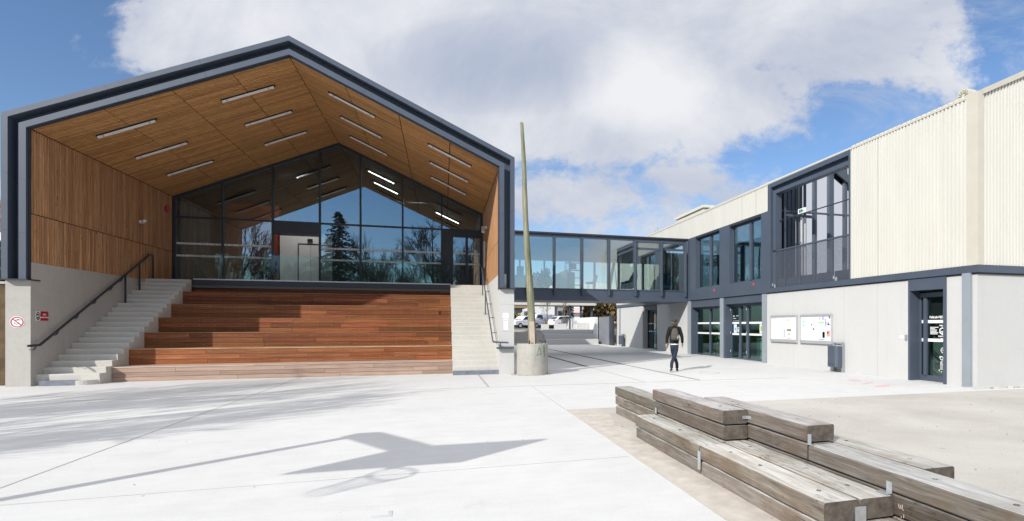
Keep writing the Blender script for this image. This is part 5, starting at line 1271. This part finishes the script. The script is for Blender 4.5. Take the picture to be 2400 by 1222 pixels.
skinmesh('bag', [([(0, -.20, 1.04, (.135, .085)), (0, -.225, 1.12, (.148, .095)), (0, -.215, 1.28, (.135, .085)), (0, -.185, 1.40, (.095, .06)), (0, -.165, 1.44, (.06, .04))], None)], 'pack', bp)
skinmesh('front_pocket', [([(0, -.295, 1.07, (.115, .035)), (0, -.30, 1.15, (.12, .04)), (0, -.29, 1.18, (.10, .03))], None)], 'pack', bp)
mb = MB(); mb.tube([(-.09, -.19, 1.42), (-.10, -.04, 1.50), (-.11, .11, 1.40), (-.12, .12, 1.2)], .016, 6); mb.tube([(.09, -.19, 1.42), (.10, -.04, 1.50), (.11, .11, 1.40), (.12, .12, 1.2)], .016, 6); mb.tube([(-.03, -.22, 1.47), (0, -.23, 1.51), (.03, -.22, 1.47)], .009, 5); mb.build('strap', 'black', bp, local=True)
mb = MB(); mb.bar((.08, -.345, 1.1), (.10, -.33, 1.2), .02, .03); mb.bar((.15, -.22, 1.0), (.155, -.22, 1.16), .02, .02); mb.build('buckle', 'alu', bp, local=True)

# ================================================================== basketball hoop (outside the left edge, seen by its shadow)
t = thing('basketball_hoop', (-4.65, 5.3, 0), 'basketball hoop whose shadow falls on the plaza', 'basketball hoop')
mb = MB(); mb.tube([(-4.65, 5.3, 0), (-4.65, 5.3, 2.66)], .075, 12); mb.build('post', 'steel', t)
mb = MB(); mb.bar((-4.65, 5.36, 2.60), (-4.65, 3.12, 3.32), .30, .16); mb.build('arm', 'steel', t)
mb = MB(); mb.box(-5.55, -3.75, 3.06, 3.10, 2.90, 3.76); mb.build('backboard', 'white', t)
mb = MB(); rp = [(-4.65+.225*math.cos(a), 2.62+.225*math.sin(a), 3.05) for a in [i*math.pi/12 for i in range(25)]]
mb.tube(rp, .014, 6, cap=False); mb.box(-4.72, -4.58, 2.84, 3.06, 3.03, 3.06); mb.build('rim', 'redspot', t)
mb = MB()
for i in range(12):
    a = i*math.pi/6
    for s_ in (-1, 1): mb.tube([(-4.65+.225*math.cos(a), 2.62+.225*math.sin(a), 3.04), (-4.65+.15*math.cos(a+s_*.4), 2.62+.15*math.sin(a+s_*.4), 2.80), (-4.65+.13*math.cos(a+s_*.8), 2.62+.13*math.sin(a+s_*.8), 2.60)], .005, 4)
mb.build('net', 'offwhite', t)

# ================================================================== trees
def bare_tree(loc, H, W, seed, label, name='bare_tree', depth=6, mat='bark', lean=(0, 0), trunk=.22, group=None, nb=3, twig=.007, first=1.0):
    rg = random.Random(seed); t = thing(name, loc, label, 'tree', group); segs = []
    def grow(p, dr, ln, r, dep):
        q = p+dr*ln; mid = p+dr*ln*.5+Vector((rg.uniform(-1, 1), rg.uniform(-1, 1), rg.uniform(-.3, .5)))*ln*.07
        segs.append((p, mid, q, r, dep))
        if dep == 0: return
        for i in range(nb+(1 if dep == 1 else 0)):
            an = rg.uniform(0, 6.28)+i*2.1; tilt = rg.uniform(.30, .80)*(1 if i else .45)
            ref = Vector((0, 0, 1)) if abs(dr.z) < .95 else Vector((1, 0, 0)); a = dr.cross(ref).normalized(); b = a.cross(dr)
            nd = (dr*math.cos(tilt)+(a*math.cos(an)+b*math.sin(an))*math.sin(tilt)); nd.z += .08; nd.normalize()
            st = p+dr*ln*rg.uniform(.5, 1.0) if i else q
            grow(st, nd, ln*rg.uniform(.66, .90), max(twig, r*(.68 if i == 0 else .54)), dep-1)
    grow(Vector((0, 0, 0)), Vector((lean[0], lean[1], 1)).normalized(), first, trunk, depth)
    zm = max(sg[2].z for sg in segs); rm = sorted(max(abs(sg[2].x), abs(sg[2].y)) for sg in segs)[int(len(segs)*.985)]
    S = Vector((W/2/rm, W/2/rm, H/zm)); L = Vector(loc)
    tr = MB(); br_ = MB()
    for p, m_, q, r, dep in segs:
        mb = tr if dep == depth else br_
        mb.tube([L+p*S, L+m_*S, L+q*S] if r > .02 else [L+p*S, L+q*S], [r, r*.86, r*.70] if r > .02 else [r, r*.7], 7 if r > .05 else (4 if r > .02 else 3), cap=False)
    tr.build('trunk', mat, t, recalc=False); br_.build('crown', mat, t, recalc=False); return t
def conifer(loc, H, rad, seed, label, group=None):
    rg = random.Random(seed); t = thing('conifer', loc, label, 'tree', group); x, y, z = loc
    mb = MB(); mb.tube([loc, (x, y, z+H)], [.25, .03], 8); mb.build('trunk', 'bark', t)
    mb = MB(); zz = .6
    while zz < H:
        q = zz/H; rr_ = rad*(1-q)**.8+.12; k = max(5, int(15*(1-q))+4)
        for i in range(k):
            a = rg.uniform(0, 6.28); rl = rr_*rg.uniform(.6, 1.12)
            for s_ in range(int(4+rl*5)):
                f_ = (s_+.5)/(4+rl*5); px2, py2, pz2 = x+rl*f_*math.cos(a), y+rl*f_*math.sin(a), z+zz-f_*rl*.28+rg.uniform(-.1, .1)
                sz = rg.uniform(.18, .36); an = a+rg.uniform(-.9, .9); tl = rg.uniform(-.5, .3)
                c0, s0 = math.cos(an), math.sin(an); tt = rg.uniform(.4, 1.5)
                mb.add([(px2-s0*.06, py2+c0*.06, pz2), (px2+s0*.06, py2-c0*.06, pz2), (px2+c0*sz, py2+s0*sz, pz2+tl*sz)], [(0, 1, 2)], tt)
                mb.add([(px2, py2, pz2+.07), (px2, py2, pz2-.07), (px2+c0*sz, py2+s0*sz, pz2-.08)], [(0, 1, 2)], tt)
        zz += .17+.09*(1-q)
    mb.build('crown', 'conifer', t, recalc=False); return t
conifer((-10.3, -11.5, 0), 13.2, 4.9, 5, 'tall dark conifer reflected in the hall glass')
bare_tree((-1.0, -9.5, 0), 12.8, 11.0, 11, 'large bare spreading tree reflected in the right hall glass', depth=7, trunk=.30, twig=.018, first=2.0)
bare_tree((2.9, -11, 0), 10.8, 5.5, 12, 'bare tree reflected beside the right hall door', depth=6, trunk=.22, twig=.018, first=2.0)
bare_tree((-7.4, -12.5, 0), 11.6, 6.5, 14, 'bare tree close to the right of the reflected conifer', depth=6, trunk=.16, twig=.016, first=2.0)
bare_tree((-19.8, 2.4, 0), 13.2, 7.0, 21, 'big bare tree left of the plaza casting branch shadows', depth=6, trunk=.26, twig=.016, first=2.2)
bare_tree((-14.3, 3.6, 0), 9.8, 6.0, 27, 'second bare tree left of the plaza casting branch shadows', depth=6, trunk=.16, twig=.014, first=1.8)
for i, (x, y, h_) in enumerate(((-12.8, -15, 9.5), (-8.8, -17, 10), (-6.3, -19, 10), (-3.9, -18, 10.2), (-15.2, -17, 9), (1.0, -19, 9.5), (4.6, -18, 9.5), (-18.6, -14, 10))):
    bare_tree((x, y, 0), h_, 6.5, 40+i, ['far bare tree left of the conifer', 'far bare tree right of the conifer', 'slim far bare tree behind the gap', 'low far bare tree near the middle', 'far bare tree well left of the conifer', 'far bare tree behind the large one', 'far bare tree at the right end of the row', 'far bare tree at the left end of the row'][i]+' in the glass reflection', depth=6, trunk=.12, group='bare trees behind the plaza', twig=.020, first=1.2)
hedge('hedge', -22, 8, -24, -22.5, 0, 3.6, 9000, .35, 'leaf', 'long dark hedge reflected low in the hall glass', .5)
bare_tree((20.8, 48.0, 1.0), 10.2, 6.0, 71, 'bare twigs of a tree rising behind the cream roof', depth=6, trunk=.18, twig=.02)

# small litter on the plaza
mb = MB()
for i in range(90):
    x, y = ru(-7, 9), 2.5+rnd()**1.3*14; s_ = ru(.003, .010); an = ru(0, 3.1)
    if 2.1 < x and y < 9.6: continue
    mb.prism([(x+s_*math.cos(an+q), y+s_*.6*math.sin(an+q)) for q in (0, 1.4, 3.0, 4.4)], 'z', .001, .003+s_*.15, ru(.5, 1.4))
tag(mb.build('leaf_litter', simple('litter', (0.20, 0.15, 0.10), .9, tinted=True)), 'scattered dry leaf crumbs on the pale plaza', 'litter', kind='stuff')
mb = MB()
for i in range(420):
    x, y = ru(2.3, 13), 1.5+rnd()*7.8; s_ = ru(.004, .016); an = ru(0, 3.1)
    mb.prism([(x+s_*math.cos(an+q), y+s_*.7*math.sin(an+q)) for q in (0, 1.4, 3.0, 4.4)], 'z', .004, .006+s_*.5, ru(.6, 1.5))
tag(mb.build('gravel_stones', simple('gravel_stone', (0.36, 0.32, 0.27), .9, tinted=True)), 'small loose stones on the gravel around the timber bench', 'stones', kind='stuff')
# ================================================================== terrace, car park and background
PZ = 1.16
structure(MB().box(-60, 120, 43.6, 400, -0.2, PZ), 'car_park_ground', 'asphalt')
structure(MB().box(-60, 5.15, 41.0, 43.6, -0.2, PZ-.02), 'bank', 'grass')
t = thing('terrace_steps', (9.7, 41, 0), 'three broad concrete terrace steps beyond the bridge', 'steps')
for i, (z, y) in enumerate(((.42, 40.9), (.80, 41.75), (PZ+.01, 42.6))):
    mb = MB(); mb.box(7.75+i*.001, 11.98, y, 43.7, (0, .42, .80)[i], z); mb.build('step', 'conc_pale', t)
t = thing('concrete_stairs', (7.3, 41, 0), 'narrow shaded concrete stairs left of the terrace steps', 'staircase')
for i in range(7):
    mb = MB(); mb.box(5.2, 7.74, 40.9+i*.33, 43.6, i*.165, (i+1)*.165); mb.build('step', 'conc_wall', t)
sw = thing('concrete_wall', (12.1, 46, 0), 'white concrete retaining wall beside the terrace steps with small step lights', 'wall')
mb = MB(); mb.box(12.0, 12.22, 41.9, 55, 0, 2.20); mb.build('wall', 'render_w', sw)
for y, z in ((43.0, .45), (44.2, .85), (45.6, 1.25)):
    mb = MB(); mb.box(11.985, 12.0, y-.09, y+.09, z-.06+.2, z+.18+.2); mb.build('step_light', 'black', sw)
mb = MB()
for i in range(5): mb.box(11.985, 12.0, 48.0+i*.22, 48.12+i*.22, 1.62, 1.88)
for i in range(2): mb.box(11.986, 12.0, 48.25+i*.35, 48.35+i*.35, 1.88, 1.98)
mb.box(11.986, 12.0, 47.5, 47.6, 1.6, 1.85); mb.build('grille', 'p_grey', sw)
for (x0, x1, y0, z1, lab) in ((7.9, 8.5, 43.75, 1.62, 'low grey concrete block at the top left of the terrace'), (9.0, 10.0, 43.7, 1.66, 'low sunlit concrete block in the middle of the terrace top'), (11.0, 11.96, 43.72, 1.72, 'low white concrete block at the top right of the terrace')):
    mb = MB(); mb.box(x0, x1, y0, y0+.4, PZ+.01, z1); tag(mb.build('concrete_block', 'conc_pale'), lab, 'concrete block')
gt = thing('metal_gate', (12.35, 40, 0), 'plain grey metal gate between the terrace wall and the cream building', 'gate')
mb = MB(); mb.box(12.30, 12.36, 38.9, 41.86, .02, 2.2); mb.build('leaf', 'steel_m', gt)
mb = MB(); mb.box(12.25, 12.40, 38.05, 38.88, 0, 2.3); mb.build('post', 'steel_d', gt)
# canopy
cp_ = thing('car_park_canopy', (8, 51, 0), 'long white flat canopy roof on thin grey posts beyond the bridge', 'canopy')
mb = MB(); mb.box(-6, 14.35, 50, 54, 3.45, 4.25); mb.build('roof_slab', 'clad', cp_)
for x in (11.95, 13.05, 14.15):
    mb = MB(); mb.box(x-.09, x+.09, 50.6, 50.8, PZ, 3.45); mb.build('post', 'steel', cp_)
# cars
def car(loc, rz, paint, label, kind='hatch', trim=None, H=1.5):
    t = thing('parked_car', loc, label, 'car', 'cars parked beyond the bridge', rz)
    L = 4.1; W = 1.72
    prof = [(-2.0, .35), (-2.05, .62), (-1.98, .88), (-1.1, .98), (-.45, H-.03), (.2, H), (1.25, H-.06), (1.72, 1.05), (1.98, .95), (2.05, .6), (2.0, .35)] if kind == 'hatch' else [(-2.1, .35), (-2.12, .8), (-1.7, 1.0), (-1.15, 1.62), (-.8, 1.74), (1.9, 1.74), (2.08, 1.2), (2.1, .35)]
    k = len(prof); mb = MB(); vs = []
    for s_ in (-1, 1):
        for lay, (ins, zs) in enumerate(((.0, 1.0),)):
            for x, z in prof:
                inn = .0 if z < 1.0 else .16*(z-1.0)/(H-1.0)
                vs.append((x, s_*(W/2-inn), z))
    fs = [tuple(range(k)), tuple(range(2*k-1, k-1, -1))]+[(i, i+k, (i+1) % k+k, (i+1) % k) for i in range(k)]
    mb.add(vs, fs); body = mb.build('body', paint, t, local=True, bevel=.05)
    mb = MB()
    g = [(-.95, 1.02), (-.42, H-.11), (.15, H-.09), (1.15, H-.13), (1.5, 1.04)] if kind == 'hatch' else [(-1.35, 1.08), (-.95, 1.60), (-.1, 1.60), (-.1, 1.08)]
    for s_ in (-1, 1):
        vv = [(x, s_*(W/2-(.16*(z-1.0)/(H-1.0))+.006), z) for x, z in g]; mb.add(vv, [tuple(range(len(g)))])
    mb.add([(-1.06, -.68, 1.01), (-1.06, .68, 1.01), (-.49, .60, H-.08), (-.49, -.60, H-.08)], [(0, 1, 2, 3)])
    if kind == 'hatch': mb.add([(1.33, -.58, H-.12), (1.33, .58, H-.12), (1.73, .66, 1.08), (1.73, -.66, 1.08)], [(0, 1, 2, 3)])
    mb.v = [(x, y, z+.004) for x, y, z in mb.v]; mb.build('window', 'carglass', t, local=True)
    for x in (-1.3, 1.3):
        for s_ in (-1, 1):
            mb = MB(); mb.tube([(x, s_*.70, .32), (x, s_*.88, .32)], .32, 18); w_ = mb.build('wheel', 'rubber', t, local=True)
            mb = MB(); mb.tube([(x, s_*.86, .32), (x, s_*.892, .32)], .19, 10); mb.build('rim', 'alu', w_, local=True)
    for s_ in (-1, 1):
        mb = MB(); mb.box(1.84, 2.045, s_*.60, s_*.84, .82, .99); mb.build('tail_lamp', 'lampred', t, local=True)
        mb = MB(); mb.box(-2.055, -1.9, s_*.50, s_*.80, .66, .80); mb.build('headlight', 'white', t, local=True)
    mb = MB(); mb.box(-2.08, 2.07, -.80, .80, .22, .40); mb.build('bumper', 'black', t, local=True)
    if trim:
        mb = MB()
        for s_ in (-1, 1): mb.add([(-.2, s_*(W/2+.006), .45), (.1, s_*(W/2+.006), .45), (.5, s_*(W/2-.02), 1.2), (.1, s_*(W/2-.02), 1.2)], [(0, 1, 2, 3)])
        mb.build('stripe', trim, t, local=True)
    return t
car((9.5, 64.0, PZ), R(28), 'carwhite', 'white car with red side stripe, leftmost of the parked cars', trim='redspot')
car((11.3, 65.0, PZ), R(40), 'carwhite', 'white van partly behind the wooden mast', kind='van', trim='p_lilac', H=1.74)
car((13.5, 66.5, PZ), R(60), 'cardark', 'dark car parked behind the white hatchback')
car((14.2, 63.0, PZ), R(200), 'carwhite', 'white hatchback with red tail lamp, rightmost of the parked cars')
mb = MB(); mb.prism([(10.25, PZ), (10.5, PZ), (10.75, PZ+.95), (10.55, PZ+.9)], 'y', 56, 56.1); tag(mb.build('barrier', 'yellow'), 'slanted yellow barrier arm in front of the cars', 'barrier')
# hedges, houses
hedge('hedge', 2.0, 10.2, 69, 70.5, PZ, 2.75, 3000, .30, 'hedge', 'yellow green hedge behind the leftmost cars')
hedge('hedge', 13.9, 22, 52.0, 53.2, PZ, 4.5, 6500, .22, 'hedge_dry', 'tall yellowish dry hedge right of the canopy', .2)
hedge('hedge', 11.0, 17, 71, 72, PZ, 2.3, 1500, .35, 'leaf', 'low dark shrubs in front of the white house')
for i, (x, y, h_, r_) in enumerate(((15.3, 66, 5.5, .9), (18.2, 67, 4.8, .8))):
    conifer((x, y, PZ), h_, r_, 80+i, ['dark green conifer between the canopy posts', 'smaller golden conifer beside the right canopy post'][i], 'small conifers beyond the canopy')
for i, (x, y, h_) in enumerate(((9.0, 47, 3.6), (10.9, 49, 3.2), (16.2, 60, 4.5))):
    bare_tree((x, y, PZ), h_, h_*.55, 90+i, ['young bare tree just right of the wooden mast', 'staked young bare tree in front of the dark car', 'thin bare tree beyond the canopy posts'][i], depth=4, trunk=.05, mat='bark_pale', twig=.012, group='young bare trees by the car park')
h1 = thing('white_house', (14, 78, PZ), 'white gabled house with small dark windows beyond the cars', 'house')
mb = MB(); mb.box(12.3, 15.6, 76, 84, PZ, 4.9); mb.build('wall', 'render_w', h1)
mb = MB(); mb.box(15.6, 18.6, 76.4, 84, PZ, 4.6); mb.build('wall', 'render_g', h1)
mb = MB(); mb.prism([(11.9, 4.9), (19.2, 4.6), (15.6, 6.6)], 'y', 75.7, 84.3); mb.build('roof', 'steel_d', h1)
for x in (16.2, 17.4):
    mb = MB(); mb.box(x, x+.55, 76.35, 76.4, 2.1, 3.6); mb.build('window', 'carglass', h1)
h2 = thing('low_house', (6, 74, PZ), 'low house with brown eaves and orange wall behind the hedge', 'house')
mb = MB(); mb.box(-6, 10.4, 74, 84, PZ, 3.3); mb.build('wall', 'render_o', h2)
mb = MB(); mb.box(-6.5, 11.3, 73.2, 84.5, 3.9, 4.4); mb.build('eaves', 'beamwood', h2)
mb = MB(); mb.box(7.6, 10.2, 73.9, 74.02, PZ+.2, 3.0); mb.build('garage_door', 'render_w', h2)
mb = MB(); mb.box(-6, 10.6, 73.9, 84, 3.3, 3.9); mb.build('upper_wall', 'render_g', h2)
h3 = thing('apartment_block', (24, 96, PZ), 'pale apartment block with balconies far behind the conifers', 'building')
mb = MB(); mb.box(21, 33, 96, 108, PZ, 9.5); mb.build('wall', 'render_w', h3)
for z in (2.4, 5.0):
    for x in (22, 25, 28, 31):
        mb = MB(); mb.box(x, x+1.2, 95.93, 96, z, z+1.4); mb.build('window', 'carglass', h3)
    mb = MB(); mb.box(21.3, 32.6, 95.2, 96, z-1.2, z-.3); mb.build('balcony', 'p_pink', h3)
print('objects', len(bpy.data.objects))
